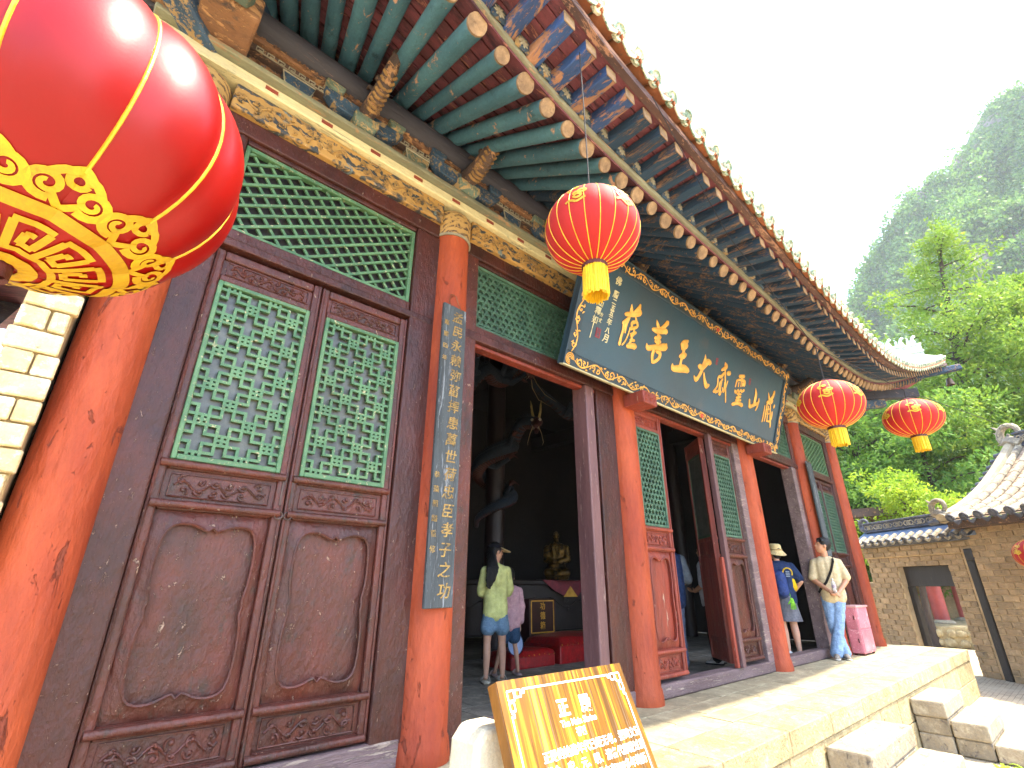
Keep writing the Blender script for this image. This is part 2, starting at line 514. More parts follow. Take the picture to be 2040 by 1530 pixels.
# bracket sets with beam heads
def bracket(x, big):
    s = 1.0 if big else 0.85
    prof = [(-.10 * s, 4.43), (.10 * s, 4.43), (.10 * s, 4.47), (-.10 * s, 4.47)]
    b = MB()
    b.add([(x + a * k, y, z) for z, k in ((4.352, .72), (4.41, 1), (4.465, 1)) for a, y in ((-.12 * s, 2.86 + .03 * (1 - k) * 3), (.12 * s, 2.86 + .03 * (1 - k) * 3), (.12 * s, 3.02), (-.12 * s, 3.02))],
          [(0, 3, 2, 1), (8, 9, 10, 11)] + [(r * 4 + i, r * 4 + (i + 1) % 4, r * 4 + 4 + (i + 1) % 4, r * 4 + 4 + i) for r in (0, 1) for i in range(4)])
    o = b.build('bracket_block', M_bgreen, hall, bevel=.006)
    arm = []
    L = .40 * s
    for t in range(9):
        a = t / 8
        arm.append((x - L + .16 * a * s, 4.53 - .105 * math.sin(a * math.pi / 2)))
    arm = [(x - L, 4.56)] + arm + [(2 * x - p, q) for p, q in reversed(arm)] + [(x + L, 4.56)]
    MB().prism(arm, lambda u, v, d: (u, d, v), 2.905, 2.99).build('bracket_arm', M_bblue, o, bevel=.006)
    for sx in (-1, 1):
        bx = x + sx * (L - .07)
        MB().add([(bx + a * k, y, z) for z, k in ((4.562, .7), (4.60, 1), (4.632, 1)) for a, y in ((-.075, 2.885), (.075, 2.885), (.075, 3.0), (-.075, 3.0))],
                 [(0, 3, 2, 1), (8, 9, 10, 11)] + [(r * 4 + i, r * 4 + (i + 1) % 4, r * 4 + 4 + (i + 1) % 4, r * 4 + 4 + i) for r in (0, 1) for i in range(4)]).build('small_block', M_bblue if big else M_bgreen, o, bevel=.005)
    # dragon-nosed beam end, thrust out over the eave, snout turned up
    pts = [(3.02, 4.55), (2.86, 4.54), (2.74, 4.55), (2.62, 4.60), (2.52, 4.67), (2.46, 4.74)]
    rad = [.078, .078, .074, .068, .060, .044]
    hd = MB().tube([(x, y, z) for y, z in pts], [r * s for r in rad], 10, sq=1.25, up=(0, 0, 1))
    hd.ellip((x - .045, 2.66, 4.66), (.022, .03, .022)).ellip((x + .045, 2.66, 4.66), (.022, .03, .022))
    hd.tube([(x, 2.49, 4.74), (x, 2.47, 4.79), (x, 2.51, 4.82), (x, 2.55, 4.80)], [.03, .028, .022, .01], 8)
    hd.tube([(x - .03, 2.74, 4.62), (x - .05, 2.80, 4.70), (x - .05, 2.88, 4.74)], [.018, .015, .005], 6).tube([(x + .03, 2.74, 4.62), (x + .05, 2.80, 4.70), (x + .05, 2.88, 4.74)], [.018, .015, .005], 6)
    h = hd.build('beam_head', M_dbrown, o, smooth=True)
    belly = MB()
    for k in range(8):
        t = k / 7
        y = 2.80 - .26 * t
        z = interp([(2.46, 4.74), (2.52, 4.67), (2.62, 4.60), (2.74, 4.55), (2.86, 4.54)], y) - .078 * s * 1.25 * (1 - .22 * t)
        belly.tube([(x - .062 * s, y, z + .035), (x - .035 * s, y, z + .006), (x, y, z), (x + .035 * s, y, z + .006), (x + .062 * s, y, z + .035)], .0135, 6)
    belly.build('belly_rib', pm('rib_ochre', '#9a7846', '#7a5a34', 9, .8, .4, 40, chip='#5a4636', chip_t=.6), o, smooth=True)

for i, x in enumerate(CX[1:5]):
    bracket(x, True)
for i in range(5):
    bracket((CX[i] + CX[i + 1]) / 2, False)
    if i in (1, 2, 3):
        pass
# quarter-bay bracket panels between the sets
for i in range(5):
    for q in (.25, .75):
        xm = CX[i] + (CX[i + 1] - CX[i]) * q
        w = .12
        poly = [(xm - w, 4.50), (xm - w * .8, 4.40), (xm - w * .3, 4.365), (xm + w * .3, 4.365), (xm + w * .8, 4.40), (xm + w, 4.50)]
        p_ = MB().prism(poly, lambda u, v, d: (u, d, v), 2.95, 3.015).build('bracket_panel', M_bblue if q < .5 else M_bgreen, hall, bevel=.006)
        MB().tube([(u, 2.948, v) for u, v in poly + [poly[0]]], .006, 5).build('panel_edge', M_fret, p_, smooth=True)

# corner timbers over the end columns
def corner_timbers(x, sgn):
    o = MB().box(x - .16, x + .16, 2.60, 3.02, 4.355, 4.56).build('corner_beam_end', M_brown, hall, bevel=.02, segs=2)
    MB().box(x - .13, x + .13, 2.40, 3.0, 4.562, 4.72).build('upper_beam_end', M_bgreen, o, bevel=.015, segs=2)
    MB().box(x - .42 if sgn < 0 else x + .15, x - .15 if sgn < 0 else x + .42, 2.99, 3.24, 4.0, 4.19).build('beam_tail', M_brown, o, bevel=.02, segs=2)
    MB().box(min(x, x + sgn * .62), max(x, x + sgn * .62), 2.84, 3.16, 4.40, 4.60).build('side_beam_end', M_brown, o, bevel=.02, segs=2)
    MB().box(min(x, x + sgn * .85), max(x, x + sgn * .85), 2.80, 3.14, 4.602, 4.80).build('side_beam_end', M_carved, o, bevel=.02, segs=2)
    for k, (dy, dz) in enumerate(((2.50, 4.47), (2.32, 4.63))):
        MB().add([(x + a * kk, y, z) for z, kk in ((dz - .12, .7), (dz - .05, 1), (dz, 1)) for a, y in ((-.1, dy - .08), (.1, dy - .08), (.1, dy + .08), (-.1, dy + .08))],
                 [(0, 3, 2, 1), (8, 9, 10, 11)] + [(r * 4 + i, r * 4 + (i + 1) % 4, r * 4 + 4 + (i + 1) % 4, r * 4 + 4 + i) for r in (0, 1) for i in range(4)]).build('small_block', M_bgreen, o, bevel=.006)
corner_timbers(CX[0], -1)
corner_timbers(CX[5], 1)

# ------------------------------------------------------------------ eaves
def flare(x):
    if x > 9.2: return .3 * ((x - 9.2) / 5) ** 2
    if x < 2.6: return .3 * ((2.6 - x) / 5) ** 2
    return 0.0
ZR = smooth_tab([(-2.4, 5.3), (-1.2, 4.95), (-.2, 4.66), (.5, 4.47), (1.1, 4.28), (1.5, 4.13), (2, 4.05), (3, 3.99), (5, 3.97), (7, 3.93), (8, 3.96), (9, 4.06), (9.6, 4.15), (10.66, 4.41), (12.1, 4.86), (13.5, 5.33), (14.4, 5.64)])
ZF = smooth_tab([(-2.4, 5.5), (-1, 5.05), (0, 4.73), (.8, 4.48), (1.56, 4.25), (2, 4.16), (3, 4.13), (4.1, 4.07), (5.2, 3.98), (6.2, 3.98), (7, 3.96), (8, 3.97), (8.4, 3.99), (9.07, 4.10), (9.8, 4.27), (10.7, 4.51), (11.7, 4.82), (12.9, 5.21), (14.4, 5.70)])
ZT = smooth_tab([(-2.4, 5.85), (-.2, 5.08), (.9, 4.70), (1.8, 4.45), (2.8, 4.36), (4.0, 4.24), (5.1, 4.13), (6.2, 4.10), (7.3, 4.10), (8.4, 4.16), (9.7, 4.41), (11.2, 4.80), (13.0, 5.42), (14.4, 5.98)])
zr = lambda x: interp(ZR, x)
zf = lambda x: interp(ZF, x)
zt = lambda x: interp(ZT, x)
def raft(x, y):
    """rafter centre line height at distance y"""
    return zr(x) + (y - 1.65) * (4.905 + .35 * max(0, zr(x) - 4.1) - zr(x)) / 1.28
def xin(x):
    if x > 11.3: return 11.3 + (x - 11.3) * .28
    if x < 2.2: return x + .2 * (2.2 - x) ** 1.25
    return x
PITCH = .2150
NR = int((14.0 + 1.9) / PITCH)
RX = [-1.86 + PITCH * i for i in range(NR + 1)]
for i, x in enumerate(RX):
    yo = 1.65 - flare(x)
    rr = .063 * (1 + .12 * math.sin(i * 2.4))
    p0 = (xin(x), 3.35, raft(x, 3.35)); p1 = (x, yo, zr(x))
    mat = M_teal if x < 2.6 or (x < 3.0 and i % 2) else M_worn
    o = MB().tube([p0, tuple((np.array(p0) + np.array(p1)) / 2 + np.array((rng.uniform(-.006, .006), 0, rng.uniform(-.006, .006)))), p1], [rr * 1.06, rr, rr], 14).build('rafter', mat, hall, smooth=True)
    d = (Vector(p1) - Vector(p0)).normalized()
    MB().tube([Vector(p1) - d * .012, Vector(p1) + d * .006], [rr * 1.025, rr * .99], 14).build('rafter_end', M_end, o, smooth=True)

def sweep_x(x0, x1, n, fn):
    """closed profile fn(x) -> [(y, z)...] swept along the eave"""
    b = MB(); k = None
    for i in range(n + 1):
        x = x0 + (x1 - x0) * i / n
        pr = fn(x); k = len(pr)
        b.v.extend([(x, y, z) for y, z in pr])
    for i in range(n):
        for j in range(k):
            j2 = (j + 1) % k
            b.f.append((i * k + j, i * k + j2, (i + 1) * k + j2, (i + 1) * k + j))
    b.f.append(tuple(range(k - 1, -1, -1))); b.f.append(tuple(n * k + j for j in range(k)))
    return b
def prect(y, z, w, h):
    return [(y - w / 2, z - h / 2), (y + w / 2, z - h / 2), (y + w / 2, z + h / 2), (y - w / 2, z + h / 2)]
ys = np.linspace(1.60, 3.35, 13)
for a, b_ in zip(ys, ys[1:]):
    sweep_x(-2.0, 14.0, 70, lambda x, a=a, b_=b_: [(a + .006 - flare(x), raft(x, a) + .068), (b_ - .006 - flare(x), raft(x, b_) + .068), (b_ - .006 - flare(x), raft(x, b_) + .092), (a + .006 - flare(x), raft(x, a) + .092)]).build('eave_plank', M_plank, hall)
sweep_x(-2.0, 14.05, 80, lambda x: prect(1.615 - flare(x), zr(x) + .105, .055, .05)).build('eave_batten', M_batten, hall)

# flying rafters with flower boards between them
for i, x in enumerate(RX):
    fl = flare(x)
    yo, yi = 1.25 - fl, 2.0 - fl
    za, zb = zr(x) + .195 + .35 * .30, zf(x) + .045
    zm = zr(x) + .185
    p = MB().bar((x, 1.64 - fl, zm), (x, yo, zb), .105, .104, w2=.098, h2=.094)
    o = p.build('flying_rafter', M_blue if x < 2.4 else M_worn, hall, bevel=.006)
    MB().box(x - .0505, x + .0505, yo - .006, yo + .004, zb - .049, zb + .049).build('rafter_end', M_end, o, bevel=.004)
    if -1.9 < x < 13.7:
        xm = x + PITCH / 2
        fb = MB().box(xm - .058, xm + .058, 1.560 - flare(xm), 1.580 - flare(xm), zr(xm) + .118, zr(xm) + .235).build('flower_board', M_bblue, hall)
        if x < 5.0:
            fm = MB()
            for q in range(8):
                a = q * math.pi / 4 + .2
                cx, cz = xm + .027 * math.cos(a), zr(xm) + .172 + .030 * math.sin(a)
                M = Matrix.Rotation(-a, 3, 'Y')
                fm.ellip((cx, 1.558 - flare(xm), cz), (.024, .006, .0085), 8, 4, M)
            fm.ellip((xm, 1.557 - flare(xm), zr(xm) + .172), (.008, .007, .008), 6, 4)
            fm.build('painted_flower', M_fret, fb, smooth=True)
for k in range(4):
    a, b_ = 1.215 + k * .108, 1.215 + (k + 1) * .108 - .008
    def f2(x, a=a, b_=b_):
        fl = flare(x)
        h = lambda y: (zf(x) + .045) + (y - 1.25) * (zr(x) + .185 - zf(x) - .045) / .39 + .056
        return [(a - fl, h(a)), (b_ - fl, h(b_)), (b_ - fl, h(b_) + .02), (a - fl, h(a) + .02)]
    sweep_x(-2.1, 14.1, 70, f2).build('eave_plank', M_plank, hall)
sweep_x(-2.1, 14.15, 80, lambda x: prect(1.205 - flare(x), zf(x) + .118, .05, .07)).build('outer_batten', M_dbatten, hall)

# roof slopes
def roof_pt(x, v):
    """v = 0 at the eave, 1 at the ridge"""
    fl = flare(x)
    y = 1.17 - fl + v * (5.9 + fl)
    base = 4.22 + 5.9 * (.42 * v + .30 * v * v)
    return (x, y, base + (zt(x) - 4.14) * (1 - v) ** 2.2 + .03)
def front(u, v):
    x0, x1 = -2.1 + v * 4.2, 14.1 - v * 4.2
    p = roof_pt(x0 + (x1 - x0) * u, v)
    xe = -2.1 + 16.2 * u
    return (p[0], 1.17 - flare(xe) * (1 - v) + v * 5.9, 4.22 + 5.9 * (.42 * v + .30 * v * v) + (zt(xe) - 4.14) * (1 - v) ** 2.2 + .03)
roof = MB().grid(front, 80, 16)
def side(u, v):
    """end slopes joining the hips"""
    p0 = Vector(front(1, v)); q = Vector((p0.x, 14.14 - p0.y, p0.z))
    p = p0.lerp(q, u)
    p.z -= (1 - v) ** 2 * 1.5 * (1 - (2 * u - 1) ** 2 ) ** .7
    return p
roof.grid(side, 24, 16)
roof.grid(lambda u, v: (lambda p: Vector((12.0 - p.x, p.y, p.z)))(side(u, v)), 24, 16)
roof.grid(lambda u, v: (lambda p: (p[0], 14.14 - p[1], p[2]))(front(u, v)), 40, 10)
roof_o = roof.build('roof', M_roof, hall, smooth=True)

# eave tiles: clay pans between barrel tiles that end in glazed discs
TP = .2150
def slope_frame(x):
    e = .05
    t = Vector((2 * e, -(flare(x + e) - flare(x - e)), zt(x + e) - zt(x - e))).normalized()
    return t
for i in range(int(16.1 / TP)):
    x = -2.02 + TP * i
    y0, z0 = 1.17 - flare(x), zt(x)
    t = slope_frame(x)
    up = Vector((0, .906, .423))
    nrm = t.cross(up).normalized()
    if nrm.z < 0: nrm = -nrm
    b = MB()
    def pan(u, v):
        a = (u - .5) * 2
        s = -.055 + v * .55
        return Vector((x, y0, z0 - .022)) + t * (a * .10) + up * s + nrm * (.030 * a * a - .012)
    b.grid(pan, 6, 2)
    n0 = len(b.v)
    b.grid(lambda u, v: pan(u, v) + nrm * .018, 6, 2)
    for k in range(6):
        b.f.append((k, k + 1, n0 + k + 1, n0 + k))
    po = b.build('pan_tile', M_clay, roof_o, smooth=True)
    # drip lip
    lip = MB()
    poly = [(-.085, .028), (-.07, -.012), (-.03, -.034), (0, -.05), (.03, -.034), (.07, -.012), (.085, .028), (.04, .004), (0, -.004), (-.04, .004)]
    lip.prism(poly, lambda u, v, d: Vector((x, y0, z0 - .022)) + t * u + up * (-.06 + d) + Vector((0, -.25, 1)).normalized() * v, 0, .014)
    lip.build('drip_tile', M_glaze, roof_o, bevel=.003)
    xb = x + TP / 2
    yb, zb = 1.17 - flare(xb), zt(xb) + .03
    tb = slope_frame(xb)
    bt = MB()
    def barrel(u, v):
        a = math.pi * u
        s = -.05 + v * .75
        return Vector((xb, yb, zb)) + tb * (.066 * math.cos(a)) + up * s + nrm * (.066 * math.sin(a))
    bt.grid(barrel, 8, 3)
    bt.build('barrel_tile', M_glaze, roof_o, smooth=True)
    disc = MB()
    o0 = Vector((xb, yb, zb + .008)) - up * .05
    fr_ = lambda r, a, d: o0 + tb * (r * math.cos(a)) + nrm * (r * math.sin(a)) - up * d
    n = 12
    rings = [(0, .016), (.018, .016), (.022, .006), (.044, .006), (.05, .016), (.066, .014), (.068, -.01)]
    for r, d in rings:
        disc.v.extend([tuple(fr_(r, 2 * math.pi * k / n, d)) for k in range(n)])
    for r in range(len(rings) - 1):
        for k in range(n):
            disc.f.append((r * n + k, r * n + (k + 1) % n, (r + 1) * n + (k + 1) % n, (r + 1) * n + k))
    disc.build('tile_disc', M_glaze, roof_o, smooth=True)

# hip ridge, its little beasts, hip beam
M_ridge = pm('ridge_pale_glaze', '#cfd2c2', '#aebcb2', 5, .45, .4, 24, (.4, .4, 2), chip='#7f9a8c', chip_t=.6, chip_scale=8)
def hip(v):
    return Vector(front(1, v))
for h0, h1, w in ((-.02, .11, .13), (.112, .17, .17), (.172, .29, .11), (.292, .34, .15)):
    b = MB(); sd = Vector((.7, -.7, 0)).cross(Vector((0, 0, 1))).normalized()
    N = 24; vs = [.055 + .6 * k / N for k in range(N + 1)]
    for v in vs:
        p = hip(v)
        for a, hh in ((-w, h0), (w, h0), (w, h1), (-w, h1)):
            b.v.append(tuple(p + sd * a * .6 + Vector((0, 0, hh + .02))))
    for k in range(N):
        for j in range(4):
            b.f.append((k * 4 + j, k * 4 + (j + 1) % 4, k * 4 + 4 + (j + 1) % 4, k * 4 + 4 + j))
    b.f += [(3, 2, 1, 0), tuple(N * 4 + j for j in range(4))]
    b.build('hip_ridge', M_ridge, roof_o, bevel=.01)
for k, v in enumerate((.072, .105, .14, .178)):
    p = hip(v) + Vector((0, 0, .36))
    d = Vector((.7, -.7, 0)); 
    b = MB().tube([p, p + Vector((0, 0, .06)), p + d * .02 + Vector((0, 0, .13)), p + d * .05 + Vector((0, 0, .19))], [.055, .05, .04, .026], 8)
    b.ellip(p + d * .075 + Vector((0, 0, .215)), (.045, .045, .034), 8, 6)
    b.tube([p + d * .05, p + d * .09 + Vector((0, 0, .06)), p + d * .06 + Vector((0, 0, .12))], [.018, .016, .02], 6)
    b.tube([p - d * .03, p - d * .10 + Vector((0, 0, .05)), p - d * .08 + Vector((0, 0, .14 + .03 * (k == 0))), p - d * .12 + Vector((0, 0, .19))], [.03, .028, .02, .006], 6)
    b.build('ridge_beast', M_ridge, roof_o, smooth=True)
for sgn in (1, -1):
    X = lambda x: x if sgn > 0 else 12.0 - x
    MB().bar((X(11.6), 3.3, 4.86), (X(14.35), .72, 5.66), .17, .2, h2=.13).build('hip_beam', M_worn, hall, bevel=.02)
    for q, (ex, ey, ez, sz) in enumerate(((13.5, 1.5, 5.02, .2), (13.0, 2.05, 4.80, .18), (12.65, 2.4, 4.60, .16), (12.42, 2.68, 4.42, .15))):
        MB().bar((X(11.9), 3.2, ez - .10), (X(ex), ey, ez), .16, sz).build('corner_bracket_arm', M_bblue if q % 2 else M_purlin, hall, bevel=.015)
    MB().bar((X(11.9), 3.05, 4.45), (X(12.9), 3.05, 4.5), .16, .2).build('corner_bracket_arm', M_purlin, hall, bevel=.015)
    MB().bar((X(11.9), 3.05, 4.70), (X(13.3), 3.05, 4.78), .16, .18).build('corner_bracket_arm', M_purlin, hall, bevel=.015)
# east eave underside and soffit, so that the corner is closed
def soffit(u, v):
    a = Vector((12.1, 3.2 + u * 8, 5.0)); 
    p = Vector(side(u, 0)) + Vector((-.02, 0, -.06))
    q = a.lerp(p, v)
    return q
MB().grid(soffit, 20, 6).build('side_soffit', M_plank, hall, smooth=True)
MB().grid(lambda u, v: (lambda p: Vector((12.0 - p.x, p.y, p.z)))(soffit(u, v)), 20, 6).build('side_soffit', M_plank, hall, smooth=True)
# ------------------------------------------------------------------ doors, transoms
def xf(b, M):
    b.v = [tuple(M @ Vector(p)) for p in b.v]
    return b
def scrolls(b, u0, u1, z0, z1, y, seed, r=.006, n=None):
    """carved vine: a wavy stem with curling leaves"""
    rg = random.Random(seed)
    w, h = u1 - u0, z1 - z0
    n = n or max(4, int(w / (h * .62)))
    stem = [(u0 + w * t / 40, y, (z0 + z1) / 2 + h * .22 * math.sin(t / 40 * n * math.pi)) for t in range(41)]
    b.tube(stem, r * .9, 5)
    for k in range(n):
        for sg in (1, -1):
            cu = u0 + w * (k + .5) / n + rg.uniform(-.1, .1) * h
            cz = (z0 + z1) / 2 + sg * h * .22
            R = h * rg.uniform(.19, .28)
            d = rg.choice((1, -1)); ph = rg.uniform(0, 6.28)
            pts = []
            for t in range(13):
                a = ph + d * t / 12 * 4.6
                rr = R * (1 - .07 * t)
                pts.append((min(u1, max(u0, cu + rr * math.cos(a))), y - .003 * math.sin(t), min(z1, max(z0, cz + rr * math.sin(a)))))
            b.tube(pts, [r * (1.1 - .05 * t) for t in range(13)], 5)
            b.ellip((cu, y - .002, cz), (R * .4, r, R * .4), 6, 4)
    return b

for a, c, z0_, z1_, y_, sd_, r_, mt_ in RELIEF:
    tag(scrolls(MB(), a, c, z0_, z1_, y_, sd_, r_).build('carved_relief', {'M_brown': M_brown, 'M_ochre': M_ochre}[mt_], hall, smooth=True), kind='stuff')

def taofang(b, u0, u1, z0, z1, ux, uz, w, y0, y1):
    """lattice of squares that overlap at their corners"""
    def hb(a, c, z):
        a, c = max(a, u0), min(c, u1)
        if c - a > .004 and z0 < z < z1:
            b.box(a, c, y0 + .001, y1, z - w / 2, z + w / 2)
    def vb(u, a, c):
        a, c = max(a, z0), min(c, z1)
        if c - a > .004 and u0 < u < u1:
            b.box(u - w / 2, u + w / 2, y0, y1 - .001, a, c)
    cu, cz = (u0 + u1) / 2, (z0 + z1) / 2
    ni, nj = int((u1 - u0) / ux / 2) + 2, int((z1 - z0) / uz / 2) + 2
    for i in range(-ni, ni + 1):
        for j in range(-nj, nj + 1):
            if (i + j) % 2: continue
            a, c = cu + (2 * i + 1) * ux, cz + 2 * j * uz
            hb(a - 1.5 * ux - w / 2, a + 1.5 * ux + w / 2, c - 1.5 * uz); hb(a - 1.5 * ux - w / 2, a + 1.5 * ux + w / 2, c + 1.5 * uz)
            vb(a - 1.5 * ux, c - 1.5 * uz, c + 1.5 * uz); vb(a + 1.5 * ux, c - 1.5 * uz, c + 1.5 * uz)
            hb(a + 1.5 * ux, a + 2.5 * ux, c)
            vb(a, c + 1.5 * uz, c + 2.5 * uz)
    return b

def diag_bars(u0, u1, z0, z1, p, ang):
    """segments of parallel lines at angle ang clipped to the rectangle"""
    d = Vector((math.cos(ang), math.sin(ang))); n = Vector((-d.y, d.x))
    c = Vector(((u0 + u1) / 2, (z0 + z1) / 2))
    out = []
    R = math.hypot(u1 - u0, z1 - z0)
    k = -int(R / p) - 1
    while k * p < R:
        o = c + n * (k * p + p * .5)
        t0, t1 = -R, R
        for q, lo, hi in ((0, u0, u1), (1, z0, z1)):
            if abs(d[q]) < 1e-6:
                if not lo < o[q] < hi: t0, t1 = 1, 0
                continue
            a, b_ = (lo - o[q]) / d[q], (hi - o[q]) / d[q]
            t0, t1 = max(t0, min(a, b_)), min(t1, max(a, b_))
        if t1 - t0 > .02:
            out.append((o + d * t0, o + d * t1))
        k += 1
    return out

def three_way(b, u0, u1, z0, z1, p, w, y0, y1):
    for q, ang in enumerate((0, math.pi / 3, -math.pi / 3)):
        for a, c in diag_bars(u0, u1, z0, z1, p, ang):
            b.bar((a.x, (y0 + y1) / 2 + .0012 * q, a.y), (c.x, (y0 + y1) / 2 + .0012 * q, c.y), w, y1 - y0, up=(0, 1, 0))
    # little knots in the cells
    k = 0
    z = z0 + p * .5
    while z < z1:
        u = u0 + (p * .58 if k % 2 else 0)
        while u < u1:
            if u > u0 + .01: b.box(u - w * .9, u + w * .9, y0 - .004, y0 + .004, z - w * .9, min(z1, z + w * .9))
            u += p * 1.155
        z += p; k += 1
    return b

def ogee(u0, u1, z0, z1, n=72):
    """panel outline with cusped top, foot and waist"""
    cu, cz, hu, hz = (u0 + u1) / 2, (z0 + z1) / 2, (u1 - u0) / 2, (z1 - z0) / 2
    pts = []
    for k in range(n):
        a = 2 * math.pi * k / n
        c, s = math.cos(a), math.sin(a)
        m = 7.0
        r = (abs(c) ** m + abs(s) ** m) ** (-1 / m)
        u, v = c * r, s * r
        if abs(s) > abs(c):
            v *= 1 - .10 * math.exp(-((abs(u) - .0) / .30) ** 2) + .06 * math.exp(-(u / .055) ** 2)
        else:
            u *= 1 - .09 * math.exp(-((abs(v) - .0) / .22) ** 2) + .035 * math.exp(-(v / .03) ** 2)
        pts.append((cu + u * hu, cz + v * hz))
    return pts

def door_leaf(w, M, frame_mat, lat_mat, seed, style='square', z0=.155, z1=2.955, ring=None, parent=None, name='door'):
    W = .056
    ZL0, ZL1 = 1.615, 2.735
    f = MB()
    f.box(0, W, 0, .06, z0, z1).box(w - W, w, 0, .06, z0, z1)
    for a, c in ((2.895, z1), (2.735, 2.785), (1.565, 1.615), (1.355, 1.405), (.36, .415), (z0, .205)):
        f.box(W, w - W, .002, .058, a, c)
    door = xf(f, M).build(name, frame_mat, parent or hall, bevel=.012, segs=2)
    for z in (1.592, 1.383, .392, .182):
        xf(MB().tube([(W * .35, -.006, z), (w - W * .35, -.006, z)], .021, 10), M).build('moulding', frame_mat, door, smooth=True)
    for u in (.012, w - .012):
        xf(MB().tube([(u, -.003, z0 + .01), (u, -.003, z1 - .01)], .009, 6), M).build('edge_bead', frame_mat, door, smooth=True)
    for a, c in ((2.785, 2.895), (1.405, 1.565), (.205, .36)):
        xf(MB().box(W, w - W, .024, .045, a, c), M).build('small_panel', frame_mat, door)
    for a, c in ((2.80, 2.88), (1.43, 1.54), (.222, .343)):
        cv = scrolls(MB(), W + .05, w - W - .05, a, c, .018, seed + int(a * 10), .0065)
        cv.tube([(W + .03, .02, a - .004), (w - W - .03, .02, a - .004), (w - W - .03, .02, c + .004), (W + .03, .02, c + .004), (W + .03, .02, a - .004)], .005, 5)
        xf(cv, M).build('carving', frame_mat, door, smooth=True)
    # lower panel: raised field with an ogee-edged recess
    xf(MB().box(W, w - W, .039, .055, .415, 1.355), M).build('lower_panel', frame_mat, door)
    u0, u1, a, c = W, w - W, .415, 1.355
    inner = ogee(u0 + .05, u1 - .05, a + .06, c - .06)
    cu, cz = (u0 + u1) / 2, (a + c) / 2
    n = len(inner); b = MB()
    outer = []
    for (u, z) in inner:
        du, dz = u - cu, z - cz
        t = min((u1 - cu) / abs(du) if abs(du) > 1e-6 else 1e9, (c - cz) / abs(dz) if abs(dz) > 1e-6 else 1e9)
        outer.append((cu + du * t, cz + dz * t))
    for ring_, y in ((outer, .030), (inner, .004), (inner, .040)):
        sh = 0.0
        b.v.extend([(u, y, z) for u, z in ring_])
    for r in (0, 1):
        for k in range(n):
            b.f.append((r * n + k, r * n + (k + 1) % n, (r + 1) * n + (k + 1) % n, (r + 1) * n + k))
    b.tube([(u, .006, z) for u, z in inner + inner[:1]], .009, 6, caps=False)
    xf(b, M).build('panel_field', frame_mat, door, smooth=True)
    # lattice window
    g = MB().box(W, W + .026, -.008, .05, ZL0, ZL1).box(w - W - .026, w - W, -.008, .05, ZL0, ZL1).box(W + .026, w - W - .026, -.008, .05, ZL0, ZL0 + .03).box(W + .026, w - W - .026, -.008, .05, ZL1 - .026, ZL1)
    xf(g, M).build('lattice_frame', lat_mat, door, bevel=.004)
    lt = MB()
    if style == 'square':
        taofang(lt, W + .026, w - W - .026, ZL0 + .03, ZL1 - .026, (w - 2 * W - .052) / 8.3, .0535, .0165, .004, .028)
    else:
        three_way(lt, W + .026, w - W - .026, ZL0 + .03, ZL1 - .026, .058, .013, .006, .026)
    xf(lt, M).build('lattice', lat_mat, door)
    xf(MB().box(W, w - W, .036, .042, ZL0, ZL1), M).build('pane', M_pane, door)
    if ring:
        rb = MB()
        u = ring
        rb.lathe([(0, -.012), (.02, -.008), (.024, 0)], 12)
        rb = xf(rb, Matrix.Translation((u, -.002, 1.40)) @ Matrix.Rotation(math.pi / 2, 4, 'X'))
        rb.tube([(u + .022 * math.cos(t * .5236), -.016, 1.372 + .022 * math.sin(t * .5236)) for t in range(13)], .0045, 6, caps=False)
        rb.box(u - .006, u + .006, -.006, .0, 1.43, 1.60)
        xf(rb, M).build('ring_handle', pm('old_iron', '#5a4a44', '#3a302c', 9, .5, .3, metal=.6), door, smooth=True)
    return door

def transom(x0, x1, z0, z1, style, seed):
    y = 3.115
    o = MB().box(x0, x1, y - .03, y + .06, z0 - .075, z0).build('transom', M_dmaroon, hall, bevel=.008, segs=2)
    MB().box(x0, x1, y - .028, y + .06, z1, z1 + .035).build('head_strip', M_dmaroon, o, bevel=.008, segs=2)
    lm = M_green if style == 'diag' else M_dgreen
    MB().box(x0, x0 + .03, y - .012, y + .04, z0, z1).box(x1 - .03, x1, y - .012, y + .04, z0, z1).box(x0 + .03, x1 - .03, y - .012, y + .04, z0, z0 + .03).box(x0 + .03, x1 - .03, y - .012, y + .04, z1 - .03, z1).build('lattice_frame', lm, o, bevel=.004)
    if style == 'diag':
        for q, ang in enumerate((math.radians(30), math.radians(-52))):
            for a, c in diag_bars(x0 + .03, x1 - .03, z0 + .03, z1 - .03, .083 if q else .078, ang):
                MB().bar((a.x, y + .012 + .010 * q, a.y), (c.x, y + .012 + .010 * q, c.y), .019, .016, up=(0, 1, 0)).build('lattice_bar', lm, o)
    else:
        three_way(MB(), x0 + .03, x1 - .03, z0 + .03, z1 - .03, .062, .014, y + .004, y + .026).build('lattice', lm, o)
    MB().box(x0, x1, y + .05, y + .056, z0, z1).build('pane', M_dark if style == 'diag' else M_pane, o)

def T(x, y=3.10, rot=0.0):
    return Matrix.Translation((x, y, 0)) @ Matrix.Rotation(rot, 4, 'Z')
